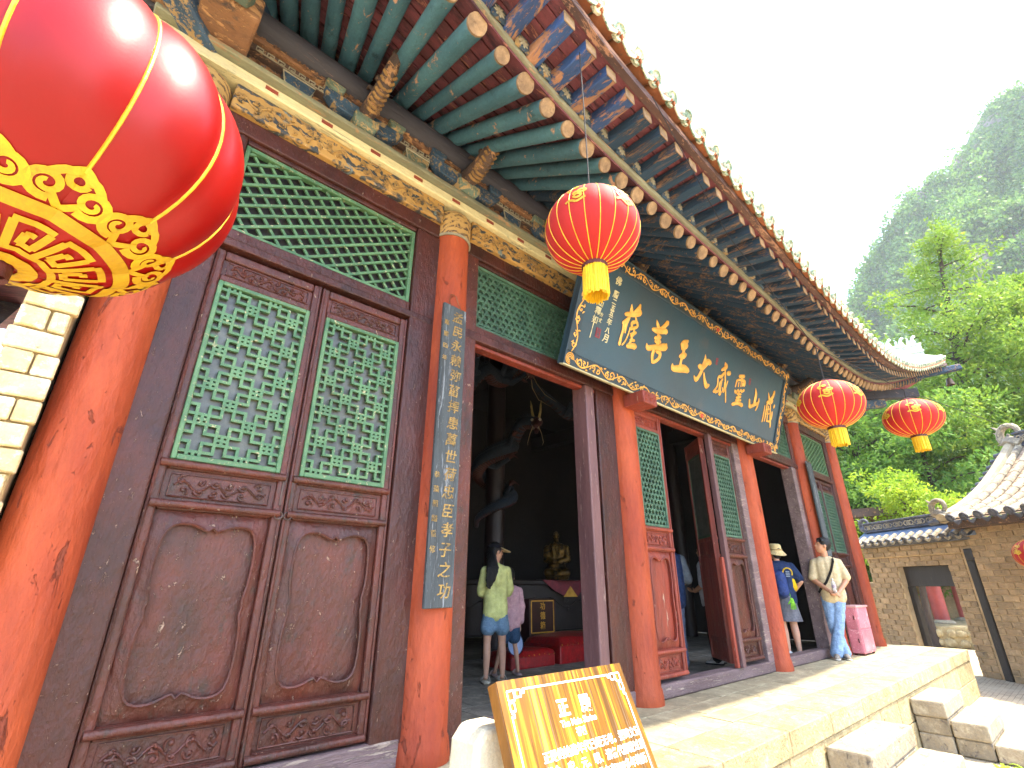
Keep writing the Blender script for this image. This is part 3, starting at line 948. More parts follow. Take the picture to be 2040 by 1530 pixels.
# jamb posts (x0, x1, y front, material, z top)
for x0, x1, yf, m, zt_ in ((.12, .30, 3.07, M_dmaroon, 3.862), (1.665, 1.90, 3.07, M_dmaroon, 3.862), (2.19, 2.325, 3.06, M_maroon, 3.862), (3.79, 3.925, 3.05, M_mauve, 2.985), (4.0, 4.31, 3.08, M_dmaroon, 3.862),
                           (4.61, 4.665, 3.07, M_maroon, 3.862), (7.2, 7.40, 3.07, M_thresh, 3.862), (7.68, 7.75, 3.07, M_dmaroon, 3.862), (9.42, 9.60, 3.05, M_thresh, 2.985), (9.66, 9.80, 3.08, M_maroon, 3.862),
                           (10.10, 10.26, 3.07, M_dmaroon, 3.862), (11.66, 11.86, 3.07, M_dmaroon, 3.862)):
    MB().box(x0, x1, yf, 3.24, .0, zt_).build('jamb_post', m, hall, bevel=.012, segs=2)
# bay heads and thresholds
for i in range(5):
    a, c = CX[i] + CR, CX[i + 1] - CR
    MB().box(a, c, 3.065, 3.235, 0, .15 if i in (0, 4) else .125).build('threshold', M_thresh, hall, bevel=.015, segs=2)
    if i in (1, 2, 3):
        MB().box(a, c, 3.055, 3.22, 2.99, 3.075).build('door_head', M_dmaroon, hall, bevel=.01, segs=2)
        MB().box(a + .12, c - .12, 3.10, 3.20, 2.955, 2.989).build('door_head_lip', M_red2, hall, bevel=.006)
    else:
        MB().box(a, c, 3.065, 3.22, 2.975, 3.035).build('door_head', M_dmaroon, hall, bevel=.01, segs=2)
transom(.305, 1.66, 3.115, 3.825, 'diag', 1)
transom(2.33, 3.99, 3.155, 3.825, 'tri', 2)
transom(4.67, 7.19, 3.155, 3.825, 'tri', 3)
transom(7.76, 9.65, 3.155, 3.825, 'tri', 4)
transom(10.27, 11.65, 3.115, 3.825, 'diag', 5)
# bay 1 and bay 5: shut pairs; bay 3: leaves beside the opening; open leaves swung inwards
door_leaf(.672, T(.302), M_maroon, M_green, 11, ring=.648)
door_leaf(.684, T(.978), M_maroon, M_green, 23, ring=.024)
door_leaf(.60, T(4.67), M_red2, M_dgreen, 31, 'tri')
door_leaf(.62, T(6.50), M_maroon, M_dgreen, 41, 'tri')
door_leaf(.60, T(6.44, 3.15, math.radians(48)), M_red2, M_dgreen, 43, 'tri')
door_leaf(.66, T(8.84, 3.62, math.radians(30)), M_dmaroon, M_dgreen, 47, 'tri')
door_leaf(.60, T(2.36, 3.14, math.radians(96)), M_dmaroon, M_dgreen, 49, 'tri')
door_leaf(.66, T(10.28), M_dmaroon, M_dgreen, 53, 'tri')
door_leaf(.70, T(10.95), M_dmaroon, M_dgreen, 59, 'tri')
# loose posts that close the folded leaves
MB().box(6.36, 6.45, 3.02, 3.09, .13, 2.96).build('leaf_edge_post', M_mauve, hall, bevel=.01, segs=2)
MB().box(6.30, 6.355, 3.05, 3.10, .13, 1.35).build('leaf_edge_post', M_red2, hall, bevel=.01, segs=2)

# walls and dim interior
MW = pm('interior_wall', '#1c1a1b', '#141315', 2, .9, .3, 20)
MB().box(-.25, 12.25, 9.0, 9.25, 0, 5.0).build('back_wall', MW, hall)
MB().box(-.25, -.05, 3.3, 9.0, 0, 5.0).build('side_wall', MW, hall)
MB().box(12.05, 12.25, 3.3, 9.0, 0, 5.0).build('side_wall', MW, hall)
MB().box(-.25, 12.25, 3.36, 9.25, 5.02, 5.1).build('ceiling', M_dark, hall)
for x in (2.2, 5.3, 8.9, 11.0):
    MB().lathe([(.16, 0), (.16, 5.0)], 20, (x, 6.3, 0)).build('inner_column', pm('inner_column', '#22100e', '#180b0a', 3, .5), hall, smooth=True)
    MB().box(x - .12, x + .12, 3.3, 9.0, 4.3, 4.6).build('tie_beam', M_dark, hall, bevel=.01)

# brick end wall beside the first column
M_ybrick = pm('yellow_brick_sunlit_tone', '#dcc99a', '#c9b07a', 5, .9, .5, 30, dirt='#e9dfc2', dirt_t=.55, chip='#8f7a58', chip_t=.70, chip_scale=14, var=.10, bdist=.01)  # sunlit brightness put into the brick colour; the eave shades this wall
M_ymort = pm('pale_mortar', '#c0a878', '#9a835c', 8, .95, .4, 40)
pier = MB().box(-.375, -.195, 2.935, 9.2, 0, 4.15).build('brick_end_wall', M_ymort, hall)
mesh_cache = {}
def brick(parent, M, w, d, h, mat, key, jit=None, name='brick'):
    k = (round(w, 3), round(d, 3), round(h, 3), key)
    if k not in mesh_cache:
        rg = random.Random(hash(k) & 0xffff)
        b = MB().box(0, w, 0, d, 0, h)
        c = min(.006, h * .09)
        me = b.mesh(name)
        bm = bmesh.new(); bm.from_mesh(me)
        bmesh.ops.bevel(bm, geom=list(bm.edges), offset=c, segments=1, affect='EDGES')
        bm.to_mesh(me); bm.free()
        me.materials.append(mat)
        mesh_cache[k] = me
    o = bpy.data.objects.new(name, mesh_cache[k])
    COL.objects.link(o)
    o.parent = parent
    if parent.type == 'EMPTY' and parent.parent is None:
        o.matrix_parent_inverse = Matrix.Translation(-Vector(parent.location))
    o.matrix_basis = M
    return o
for r in range(38):
    z = .02 + r * .108
    cuts = [-.385, -.265, -.182] if r % 2 else [-.385, -.182]
    for a, c in zip(cuts, cuts[1:]):
        e = rng.uniform(-.02, .01) if c > -.2 else 0
        s_ = rng.uniform(-.02, .02) if a < -.37 else 0
        brick(pier, Matrix.Translation((a + .004 + s_, 2.90 + rng.uniform(-.006, .006), z)), round((c - a - .010 + e - s_) / .01) * .01, .05, .098, M_ybrick, 'y')

# ------------------------------------------------------------------ terrace, steps, ground
GZ = -.71
M_slab = pm('terrace_slab', '#a39878', '#8a7f62', 3, .8, .5, 22, dirt='#b0a584', dirt_t=.55, chip='#70664e', chip_t=.69, chip_scale=12, var=.10, bdist=.008)
M_kerb = pm('terrace_kerb_stone', '#ab9a72', '#917f5a', 4, .85, .7, 26, dirt='#b8a980', dirt_t=.56, chip='#7c6542', chip_t=.70, chip_scale=10, var=.10, bdist=.015)
M_joint = pm('joint_dirt', '#7a6d54', '#5c523f', 8, .95, .4, 30)
M_step = pm('step_stone', '#a3957c', '#8a7e68', 4, .8, .6, 24, dirt='#b2a68c', dirt_t=.57, chip='#7b7068', chip_t=.66, chip_scale=14, var=.08, bdist=.012)
terrace = MB().box(-4.5, 12.62, 1.90, 3.06, GZ - .1, -.022).box(-4.5, 12.62, 3.06, 9.3, GZ - .1, -.024).build('terrace', M_joint)
struct(terrace)
x = -4.4
k = 0
while x < 12.5:                                        # kerb course along the edge, then paving rows
    w = rng.choice((1.05, 1.25, 1.4, .9))
    w = min(w, 12.6 - x)
    brick(terrace, Matrix.Translation((x + .004, 1.86, -.16)), round(w - .008, 2), .40, .16, M_kerb, 'kerb%d' % (k % 3), name='kerb_stone')
    x += w; k += 1
for r in range(3):
    x = -4.4 - .2 * r
    y = 2.268 + r * .268
    while x < 12.5:
        w = rng.choice((.42, .5, .56, .64)); w = min(w, 12.6 - x)
        brick(terrace, Matrix.Translation((x + .003, y, -.03 + rng.uniform(-.002, .002))), round(max(.05, w - .007), 2), .261, .03, M_slab, 's', name='paving_slab')
        x += w
for r, (za, zb) in enumerate(((-.44, -.167), (GZ, -.447))):  # face blocks
    x = -4.4 - .4 * r
    while x < 12.5:
        w = rng.choice((.7, .85, 1.0, 1.2)); w = min(w, 12.6 - x)
        brick(terrace, Matrix.Translation((x + .004, 1.875 - .004 * r, za)), round(max(.05, w - .008), 2), .2, round(zb - za, 3), M_kerb, 'f%d' % r, name='face_block')
        x += w
for y in np.arange(1.9, 9.0, .72):
    brick(terrace, Matrix.Translation((12.615, y, GZ)), .02, .71, .69, M_kerb, 'e', name='face_block')
M_fslab = pm('hall_floor_tile', '#7d7668', '#625c50', 4, .75, .5, 24, dirt='#8d8676', var=.12)
floor = struct(MB().box(0.0, 12.0, 3.24, 9.0, -.023, -.014).build('hall_floor', M_joint))
for r in range(14):
    for c in range(30):
        x, y = .02 + c * .40 + (.2 if r % 2 else 0), 3.245 + r * .40
        if x + .4 > 12.05: continue
        if r < 8 and c < 28:
            brick(floor, Matrix.Translation((x, y, -.02)), .39, .39, .02, M_fslab, 'fl', name='floor_tile')

# ground: one sheet to the horizon, with brick paving near the terrace
def ground_material():
    t = NT('courtyard_brick_paving')
    v = t.coords((1, 1, 1), rnd=False)
    br = t.n('ShaderNodeTexBrick')
    br.inputs['Scale'].default_value = 3.4
    br.inputs['Mortar Size'].default_value = .012
    br.inputs['Color1'].default_value = (*lin('#b5a587'), 1)
    br.inputs['Color2'].default_value = (*lin('#a08f74'), 1)
    br.inputs['Mortar'].default_value = (*lin('#6d614e'), 1)
    t.l(v, br.inputs['Vector'])
    c = t.mix(t.ramp(t.noise(v, 1.2, 5), .4, .7), br.outputs[0], lin('#b8aa8d'))
    t.l(c, t.b.inputs['Base Color'])
    t.b.inputs['Roughness'].default_value = .9
    t.bump(t.math('SUBTRACT', t.noise(v, 30, 6), t.math('MULTIPLY', br.outputs['Fac'], .6)), .5, .01)
    return t.m
M_ground = ground_material()
g = MB().grid(lambda u, v: ((u - .5) * 760 + 90, (v - .5) * 760 + 60, GZ), 16, 16)
struct(g.build('ground', M_ground))

def steps(x0, x1, n, label):
    st = thing('stone_steps', label, 'steps', ((x0 + x1) / 2, 1.4, GZ), 'stone steps up to the terrace')
    for k in range(n):
        zt_ = -.2 - .17 * k
        y1, y0 = 1.868 - .325 * k, 1.868 - .325 * (k + 1)
        # each tread is one long stone; packing stones fill the flank below
        e = .012 * ((k * 7) % 3 - 1)
        t = MB().box(x0 + e, x1 + e, y0, y1 - .004, zt_ - .165, zt_)
        t.build('step_stone', M_step, st, bevel=.018, segs=2)
        z = zt_ - .168
        r = 0
        while z - .168 > GZ - .05:
            xs = [x0 + .02, x0 + .45 + .1 * r, x1 - .4 - .1 * r, x1 - .02] if k % 2 else [x0 + .02, x0 + .6 - .1 * r, x1 - .5, x1 - .02]
            for a, c in zip(xs, xs[1:]):
                MB().box(a, c - .006, y0 + .01, y1 - .006, max(z - .166, GZ - .02), z).build('packing_stone', M_step, st, bevel=.012)
            z -= .17; r += 1
    return st
steps(5.16, 6.52, 3, 'wide weathered stone steps below the black name board')
steps(8.03, 9.13, 3, 'narrow grey stone steps in front of the leaning man')
# ------------------------------------------------------------------ name board over the doors
STROKES = {'薩':[[(0.828,0.912,0.006),(0.843,0.849,0.036),(0.846,0.805,0.028)],[(0.972,0.959,0.022),(0.959,0.908,0.043),(0.904,0.849,0.029)],[(0.759,0.777,0.028),(0.857,0.809,0.043),(0.986,0.864,0.043),(0.996,0.891,0.036)],[(0.748,0.672,0.028),(0.819,0.742,0.032),(0.833,0.77,0.021)],[(0.766,0.686,0.032),(0.772,0.598,0.025),(0.762,0.506,0.025),(0.761,0.439,0.032)],[(0.819,0.742,0.032),(0.807,0.67,0.025),(0.813,0.583,0.011)],[(0.881,0.666,0.014),(0.871,0.587,0.011),(0.842,0.495,0.013),(0.807,0.443,0.013)],[(0.929,0.812,0.011),(0.958,0.762,0.022),(0.897,0.725,0.029),(0.906,0.682,0.021)],[(0.977,0.761,0.022),(0.994,0.713,0.022),(0.896,0.656,0.025)],[(0.951,0.675,0.014),(0.958,0.617,0.029),(0.907,0.588,0.029),(0.992,0.644,0.022)],[(0.932,0.585,0.022),(0.946,0.545,0.022),(0.916,0.49,0.021)],[(0.924,0.537,0.021),(0.992,0.552,0.022)],[(0.896,0.46,0.036),(0.967,0.483,0.043),(1.024,0.494,0.051)]],'善':[[(1.316,0.909,0.005),(1.353,0.863,0.034),(1.389,0.835,0.03)],[(1.531,0.95,0.046),(1.481,0.891,0.038),(1.416,0.837,0.023)],[(1.278,0.785,0.03),(1.375,0.798,0.053),(1.526,0.842,0.046),(1.54,0.822,0.023)],[(1.397,0.814,0.03),(1.404,0.752,0.03),(1.422,0.662,0.053)],[(1.353,0.703,0.03),(1.449,0.743,0.031)],[(1.372,0.67,0.03),(1.454,0.689,0.038)],[(1.221,0.589,0.015),(1.259,0.554,0.045),(1.388,0.603,0.045),(1.562,0.659,0.069),(1.586,0.691,0.039)],[(1.374,0.567,0.038),(1.365,0.493,0.034),(1.39,0.422,0.026)],[(1.428,0.564,0.027),(1.497,0.566,0.038),(1.502,0.511,0.034),(1.452,0.456,0.03),(1.401,0.429,0.03)]],'王':[[(2.02,0.885,0.024),(1.955,0.829,0.073),(1.924,0.785,0.072),(2.004,0.82,0.057)],[(1.968,0.791,0.032),(1.965,0.714,0.032),(1.951,0.6,0.028),(1.954,0.55,0.032)],[(1.909,0.654,0.032),(1.975,0.683,0.065),(2.022,0.706,0.041)],[(1.786,0.518,0.016),(1.809,0.475,0.048),(1.905,0.495,0.064),(2.044,0.535,0.073),(2.137,0.536,0.049)]],'大':[[(2.468,0.849,0.005),(2.482,0.786,0.034),(2.467,0.711,0.043),(2.447,0.625,0.042),(2.404,0.534,0.038),(2.35,0.48,0.042),(2.297,0.513,0.013)],[(2.375,0.664,0.05),(2.4570000000000003,0.6759999999999999,0.06),(2.548,0.771,0.06),(2.618,0.781,0.05)],[(2.509,0.617,0.013),(2.557,0.533,0.034),(2.622,0.47,0.052),(2.683,0.495,0.026)]],'感':[[(2.99,0.898,0.009),(3.045,0.854,0.045),(2.941,0.777,0.027)],[(2.998,0.877,0.018),(3.061,0.708,0.02),(3.132,0.541,0.02),(3.189,0.387,0.016)],[(3.111,0.779,0.045),(3.164,0.794,0.046)],[(3.008,0.749,0.027),(2.955,0.688,0.036),(2.883,0.659,0.022),(2.898,0.544,0.02),(2.826,0.443,0.022),(2.919,0.485,0.013)],[(3.002,0.664,0.022),(2.952,0.595,0.022),(2.953,0.494,0.018),(2.881,0.439,0.012)],[(2.988,0.651,0.018),(2.991,0.541,0.018),(2.988,0.448,0.031),(3.027,0.495,0.018)],[(3.149,0.677,0.014),(3.125,0.586,0.018),(3.078,0.508,0.023),(3.042,0.554,0.014)],[(3.069,0.636,0.011),(3.089,0.53,0.014)]],'靈':[[(3.449,0.831,0.033),(3.583,0.864,0.038)],[(3.526,0.848,0.033),(3.531,0.781,0.024)],[(3.397,0.754,0.023),(3.381,0.663,0.019)],[(3.397,0.754,0.023),(3.468,0.783,0.023),(3.616,0.804,0.029),(3.627,0.748,0.038)],[(3.462,0.743,0.014),(3.464,0.685,0.017)],[(3.524,0.769,0.014),(3.538,0.705,0.017)],[(3.575,0.773,0.017),(3.582,0.726,0.019)],[(3.391,0.608,0.023),(3.419,0.587,0.028),(3.48,0.641,0.017),(3.512,0.611,0.017),(3.555,0.661,0.017),(3.584,0.639,0.021),(3.644,0.674,0.029)],[(3.463,0.579,0.019),(3.579,0.599,0.019)],[(3.506,0.6,0.024),(3.537,0.463,0.024)],[(3.464,0.522,0.023),(3.583,0.561,0.024)],[(3.459,0.482,0.021),(3.599,0.517,0.024)],[(3.387,0.407,0.037),(3.53,0.456,0.038),(3.663,0.459,0.043)]],'山':[[(3.99,0.795,0.008),(4.032,0.714,0.04),(4.027,0.612,0.044),(4.024,0.561,0.039)],[(3.858,0.59,0.024),(3.886,0.518,0.034),(3.907,0.493,0.039),(4.028,0.552,0.039),(4.141,0.609,0.035),(4.151,0.673,0.02)],[(4.151,0.643,0.025),(4.138,0.558,0.025),(4.099,0.483,0.018)]],'藏':[[(4.432,0.843,0.006),(4.478,0.775,0.029),(4.519,0.733,0.036)],[(4.626,0.903,0.036),(4.605,0.829,0.042),(4.538,0.748,0.036)],[(4.438,0.692,0.031),(4.549,0.719,0.057),(4.609,0.755,0.036)],[(4.693,0.669,0.031),(4.705,0.704,0.026)],[(4.38,0.626,0.012),(4.385,0.492,0.025),(4.378,0.419,0.02),(4.373,0.371,0.018)],[(4.557,0.7,0.016),(4.603,0.553,0.023),(4.66,0.407,0.026),(4.678,0.343,0.015)],[(4.449,0.664,0.023),(4.45,0.57,0.023),(4.454,0.467,0.021),(4.447,0.393,0.014)],[(4.505,0.645,0.016),(4.513,0.532,0.016),(4.532,0.422,0.017)],[(4.663,0.588,0.019),(4.671,0.505,0.023),(4.626,0.432,0.021),(4.523,0.414,0.021)],[(4.479,0.587,0.014),(4.587,0.623,0.015)],[(4.494,0.517,0.014),(4.571,0.54,0.015)]]}
def catmull(pts, k=5):
    """smooth a polyline of tuples"""
    P = [np.array(p, float) for p in pts]
    if len(P) < 3:
        return [tuple(P[0] + (P[-1] - P[0]) * t / k) for t in range(k + 1)]
    Q = [2 * P[0] - P[1]] + P + [2 * P[-1] - P[-2]]
    out = []
    for i in range(1, len(Q) - 2):
        for t in range(k):
            s = t / k
            a, b, c, d = Q[i - 1], Q[i], Q[i + 1], Q[i + 2]
            out.append(tuple(.5 * (2 * b + (c - a) * s + (2 * a - 5 * b + 4 * c - d) * s * s + (3 * b - a - 3 * c + d) * s ** 3)))
    out.append(tuple(P[-1]))
    return out

M_bgold = pm('brushed_gold_leaf', '#e0ac52', '#c98f36', 9, .42, .4, 40, chip='#7a5a2a', chip_t=.72, chip_scale=30, metal=.15)
M_board = pm('blue_black_lacquer', '#264454', '#2e3f4a', 1.2, .38, .12, 40, dirt='#3d4750', dirt_t=.62, coat=.2, var=0)
M_bframe = pm('blue_black_frame', '#1e3542', '#22303b', 2, .4, .2, 40, chip='#6b6a58', chip_t=.72, chip_scale=12, var=0)
M_seal = pm('seal_red', '#8e3a44', '#7a2f3a', 9, .7, .2)
PB = Vector((3.22, 2.86, 2.99)); PU = Vector((1, 0, 0)); PV = Vector((0, -.337, .9416)); PN = Vector((0, -.9416, -.337))
PWd, PHt = 5.03, 1.306
def PP(u, v, d=0.0):
    return PB + PU * u + PV * v + PN * d
def ribbon(b, pts, fn, n, N, sq=.3, k=5):
    q = catmull(pts, k)
    P = [fn(a[0], a[1]) for a in q]
    r = [max(.002, a[2] / 2) for a in q]
    # round the two ends off
    d0 = (P[1] - P[0]).normalized(); d1 = (P[-1] - P[-2]).normalized()
    P = [P[0] - d0 * r[0] * .8] + P + [P[-1] + d1 * r[-1] * .8]
    r = [r[0] * .35] + r + [r[-1] * .35]
    b.tube(P, r, n, sq=sq, up=N)
plaque = thing('name_board', 'long blue-black board with gold brushed characters and scroll border above the doors', 'sign board', (5.7, 2.7, 2.99))
bd = MB()
bd.obox(PP(PWd / 2, PHt / 2, -.035), PU, PV, PN, PWd / 2, PHt / 2, .033)
board = bd.build('board', M_board, plaque)
BW = .135
for u0, u1, v0, v1 in ((0, PWd, 0, BW), (0, PWd, PHt - BW, PHt), (0, BW, BW, PHt - BW), (PWd - BW, PWd, BW, PHt - BW)):
    MB().obox(PP((u0 + u1) / 2, (v0 + v1) / 2, .008), PU, PV, PN, (u1 - u0) / 2, (v1 - v0) / 2, .012).build('border', M_bframe, plaque, bevel=.008)
for u0, u1, v0, v1 in ((-.01, PWd + .01, -.012, .004), (-.01, PWd + .01, PHt - .004, PHt + .012), (-.012, .004, 0, PHt), (PWd - .004, PWd + .012, 0, PHt)):
    MB().obox(PP((u0 + u1) / 2, (v0 + v1) / 2, .0), PU, PV, PN, (u1 - u0) / 2, (v1 - v0) / 2, .03).build('edge_strip', M_cream if v1 < .1 else M_bframe, plaque, bevel=.004)
def border_scroll(b, A, B, wdt, seed):
    """running gold vine along one side of the border"""
    rg = random.Random(seed)
    A, B = np.array(A), np.array(B); L = np.linalg.norm(B - A); d = (B - A) / L; nn = np.array((-d[1], d[0]))
    n = max(2, int(L / .21))
    for i in range(n):
        s0 = L * i / n; ln = L / n; sg = 1 if i % 2 else -1
        pts = [(A + d * (s0 + ln * t / 10) + nn * (sg * wdt * .30 * math.sin(t / 10 * math.pi))) for t in range(11)]
        ribbon(b, [(p[0], p[1], .017 - .006 * abs(t - 5) / 5) for t, p in enumerate(pts)], lambda u, v: PP(u, v, .023), 6, PN, .5, 2)
        for q2 in range(4):
            cc = A + d * (s0 + ln * (q2 + .5) / 4) + nn * (wdt * rg.uniform(-.36, .36)); an = rg.uniform(0, 6.28)
            ribbon(b, [(cc[0] - .018 * math.cos(an), cc[1] - .018 * math.sin(an), .006), (cc[0], cc[1], .018), (cc[0] + .02 * math.cos(an + .5), cc[1] + .02 * math.sin(an + .5), .004)], lambda u, v: PP(u, v, .023), 6, PN, .5, 2)
        for q, off in ((.3, -1), (.7, 1)):
            c = A + d * (s0 + ln * q) + nn * (-sg * wdt * .05 * off)
            ph = rg.uniform(0, 6.28); dr = rg.choice((1, -1)); R = wdt * rg.uniform(.24, .34)
            sp = [(c[0] + R * (1 - t / 11) * math.cos(ph + dr * t * .62), c[1] + R * (1 - t / 11) * math.sin(ph + dr * t * .62), .014) for t in range(11)]
            ribbon(b, sp, lambda u, v: PP(u, v, .023), 6, PN, .5, 1)
for k, (A, B) in enumerate((((.14, BW / 2), (PWd - .14, BW / 2)), ((.14, PHt - BW / 2), (PWd - .14, PHt - BW / 2)), ((BW / 2, .14), (BW / 2, PHt - .14)), ((PWd - BW / 2, .14), (PWd - BW / 2, PHt - .14)))):
    s_ = MB(); border_scroll(s_, A, B, BW, 5 + k)
    tag(s_.build('scroll_ornament', M_bgold, plaque, smooth=True), kind='stuff')
for u in (BW / 2, PWd - BW / 2):
    for v in (BW / 2, PHt - BW / 2):
        r_ = MB()
        for q in range(3):
            ribbon(r_, [(u + (.055 - .018 * q) * math.cos(t * .7), v + (.055 - .018 * q) * math.sin(t * .7), .012) for t in range(8)], lambda a, c: PP(a, c, .023), 6, PN, .5, 2)
        r_.build('corner_rosette', M_bgold, plaque, smooth=True)
for v in (BW / 2, PHt - BW / 2):
    MB().ellip(PP(PWd * .52, v, .024), (.03, .02, .03), 10, 6).build('red_bead', pm('bead_red', '#c8503a', '#a83c2c', 9, .5), plaque, smooth=True)
for ch, ss in STROKES.items():
    c_ = MB()
    for s_ in ss:
        ribbon(c_, [(a, c, w * 1.35 + .004) for a, c, w in s_], lambda u, v: PP(u, v, .004), 10, PN, .40, 5)
    c_.build('gold_character', M_bgold, plaque, smooth=True)
PM = lambda u, v: frame(PP(u, v, .003), PU, PV, PN)
for ch, u, v, s_ in (('佛', .54, 1.06, .10), ('曆', .54, .91, .09), ('二', .54, .83, .07), ('五', .54, .76, .07), ('五', .535, .70, .07), ('一', .535, .655, .06), ('年', .53, .60, .08), ('八', .53, .51, .07), ('月', .53, .42, .10),
                     ('五', .35, 1.0, .08), ('台', .35, .90, .08), ('山', .35, .74, .08), ('釋', .325, .65, .09), ('如', .31, .55, .09), ('方', .39, .63, .05), ('丈', .39, .57, .05)):
    text_mesh(ch, s_, .003, 'small_character', M_cream, PM(u, v), plaque, bold=.001, shear=.12)
tail = MB()
ribbon(tail, [(.305, .53, .012), (.30, .45, .012), (.295, .36, .014)], lambda u, v: PP(u, v, .004), 6, PN, .5)
tail.build('brush_tail', M_cream, plaque, smooth=True)
for u, v, w, h in ((.40, .44, .035, .05), (2.78, .85, .022, .045), (3.78, .84, .022, .045)):
    s_ = MB().obox(PP(u, v, .002), PU, PV, PN, w, h, .003).build('seal_stamp', M_seal, plaque)
    for q in range(2):
        text_mesh('印' if q else '善', w * 1.3, .001, 'seal_character', M_board, PM(u, v + (q - .5) * h * .9) @ Matrix.Translation((0, 0, .003)), s_)
# carved red corbels that carry the board
for x in (CX[2], CX[3]):
    c_ = MB().box(x - .13, x + .13, 2.70, 2.965, 2.83, 2.975).build('corbel', M_red2, hall, bevel=.012, segs=2)
    scrolls(MB(), x - .11, x + .11, 2.85, 2.955, 2.698, int(x * 10), .007, 3).build('carving', M_red2, c_, smooth=True)

# ------------------------------------------------------------------ hanging verse boards
M_vboard = pm('weathered_blue_grey_board', '#4c5355', '#33393b', 4, .75, .8, 30, (2, 2, .2), chip='#8a9095', chip_t=.62, chip_scale=10, dirt='#353a3c', dirt_t=.60, var=0)
M_vgold = pm('faded_gilding', '#b08f4c', '#8a6c36', 14, .6, .4, 60, chip='#4c4a40', chip_t=.60, chip_scale=40)
def verse_board(xc, w, label, main=None):
    t = thing('verse_board', label, 'sign board', (xc, 2.92, .86), 'verse boards hung on the columns')
    z0, z1 = .86, 3.12
    poly = [(xc - w / 2, z0), (xc + w / 2, z0 + .004), (xc + w / 2, z1), (xc - w / 2, z1 + .01)]
    MB().prism(poly, lambda u, v, d: (u, d, v), 2.905, 2.935).build('board', M_vboard, t, bevel=.005)
    wire = MB().tube([(xc - .05, 2.90, z1 - .01), (xc - .05, 2.93, z1 + .05), (xc - .03, 2.94, z1 + .13), (xc + .02, 2.94, z1 + .13), (xc + .05, 2.93, z1 + .04), (xc + .05, 2.90, z1 - .02)], .004, 5)
    wire.build('hanging_wire', pm('copper_wire', '#9a6a4a', '#7a5238', 9, .5, .1, metal=.7), t, smooth=True)
    if main:
        n = len(main)
        for i, ch in enumerate(main):
            M = frame((xc + .022 + .004 * math.sin(i * 2.1), 2.904, z1 - .10 - i * (z1 - z0 - .20) / (n - 1)), (1, .0, .0), (0, 0, 1), (0, -1, 0))
            text_mesh(ch, .105, .004, 'gold_character', M_vgold, M, t, bold=.0008, shear=.16)
        for i, ch in enumerate('嘉慶四年'):
            text_mesh(ch, .05, .002, 'small_character', M_vgold, frame((xc - .078, 2.904, z1 - .17 - i * .105), (1, 0, 0), (0, 0, 1), (0, -1, 0)), t)
        for i, ch in enumerate('恭藻照鎰重修'):
            text_mesh(ch, .05, .002, 'small_character', M_vgold, frame((xc - .078, 2.904, 1.72 - i * .10), (1, 0, 0), (0, 0, 1), (0, -1, 0)), t)
verse_board(1.985, .225, 'narrow grey-blue board of gold characters hung on a red column beside the open doorway', '孟民永賴弥菑捍患萬世荷忠臣孝子之功')
verse_board(9.93, .225, 'narrow grey board seen almost edge on, hung behind the leaning man')

# ------------------------------------------------------------------ information panel
def panel_material():
    t = NT('glossy_wood_grain_print')
    v = t.coords((26, 1, .9), rnd=False)
    f = t.noise(v, 1.4, 6, .6, .5)
    c = t.mix(t.ramp(f, .40, .56), lin('#54391c'), lin('#84591b'))
    c = t.mix(t.ramp(f, .53, .60), c, lin('#ab8026'))
    v2 = t.coords((60, 1, .7), rnd=False)
    c = t.mix(t.ramp(t.noise(v2, 1.1, 4), .56, .60, 0, .6), c, lin('#75614e'))
    t.l(c, t.b.inputs['Base Color'])
    t.b.inputs['Roughness'].default_value = .22
    t.b.inputs['Coat Weight'].default_value = .6
    t.b.inputs['Coat Roughness'].default_value = .12
    return t.m
M_panel = panel_material()
M_pside = pm('panel_brown_side', '#8a5a1e', '#6d4414', 8, .4, .2, 40, (1, 1, .2))
M_white = pm('white_print', '#f0ece0', '#e6e2d6', 5, .5, 0)
STL = Vector((1.283, 1.5, .69)); SU = Vector((1, 0, 0)); SV = Vector((0, .40, .9165)); SN = Vector((0, -.9165, .40))
SP = lambda s, t, d=0.0: STL + SU * s + SV * t + SN * d
info = thing('information_panel', 'tilted wood-grain panel with white text on a pale stone foot below the terrace', 'sign', (1.64, 1.3, GZ))
sw, sh = .71, .95
MB().obox(SP(sw / 2, -sh / 2, -.002), SU, SV, SN, sw / 2, sh / 2, .002).build('printed_face', M_panel, info)
MB().obox(SP(sw / 2, -sh / 2, -.030), SU, SV, SN, sw / 2, sh / 2, .026).build('panel', M_pside, info, bevel=.004)
SMx = lambda s, t: frame(SP(s, t, .001), SU, SV, SN)
for ch, s in (('正', .288), ('殿', .414)):
    text_mesh(ch, .062, .0008, 'title_character', M_white, SMx(s, -.12), info, bold=.0022)
text_mesh('The Main Shrine', .030, .0006, 'english_line', M_white, SMx(.352, -.166), info, bold=.0006)
text_mesh('정전', .030, .0006, 'korean_line', M_white, SMx(.347, -.200), info, bold=.0006)
for k, ln in enumerate(('正殿的始建年代已经无考。据碑文记', '载金、宋、元、明、清各代都做过重', '修，因此，至今最少有800多年的历', '史。')):
    tag(text_mesh(ln, .0345, .0006, 'text_line', M_white, SMx(.128, -.247 - k * .0435), info, align='LEFT', bold=.0006), kind='stuff')
lw = .006
bl = MB()
for a, c in (((.11, -.035), (.60, -.037)), ((.035, -.11), (.035, -.86)), ((.675, -.11), (.675, -.86)), ((.11, -.925), (.60, -.925))):
    p, q = SP(a[0], a[1], .0015), SP(c[0], c[1], .0015)
    MB().bar(p, q, lw, .001, up=SN).build('border_line', M_white, info)
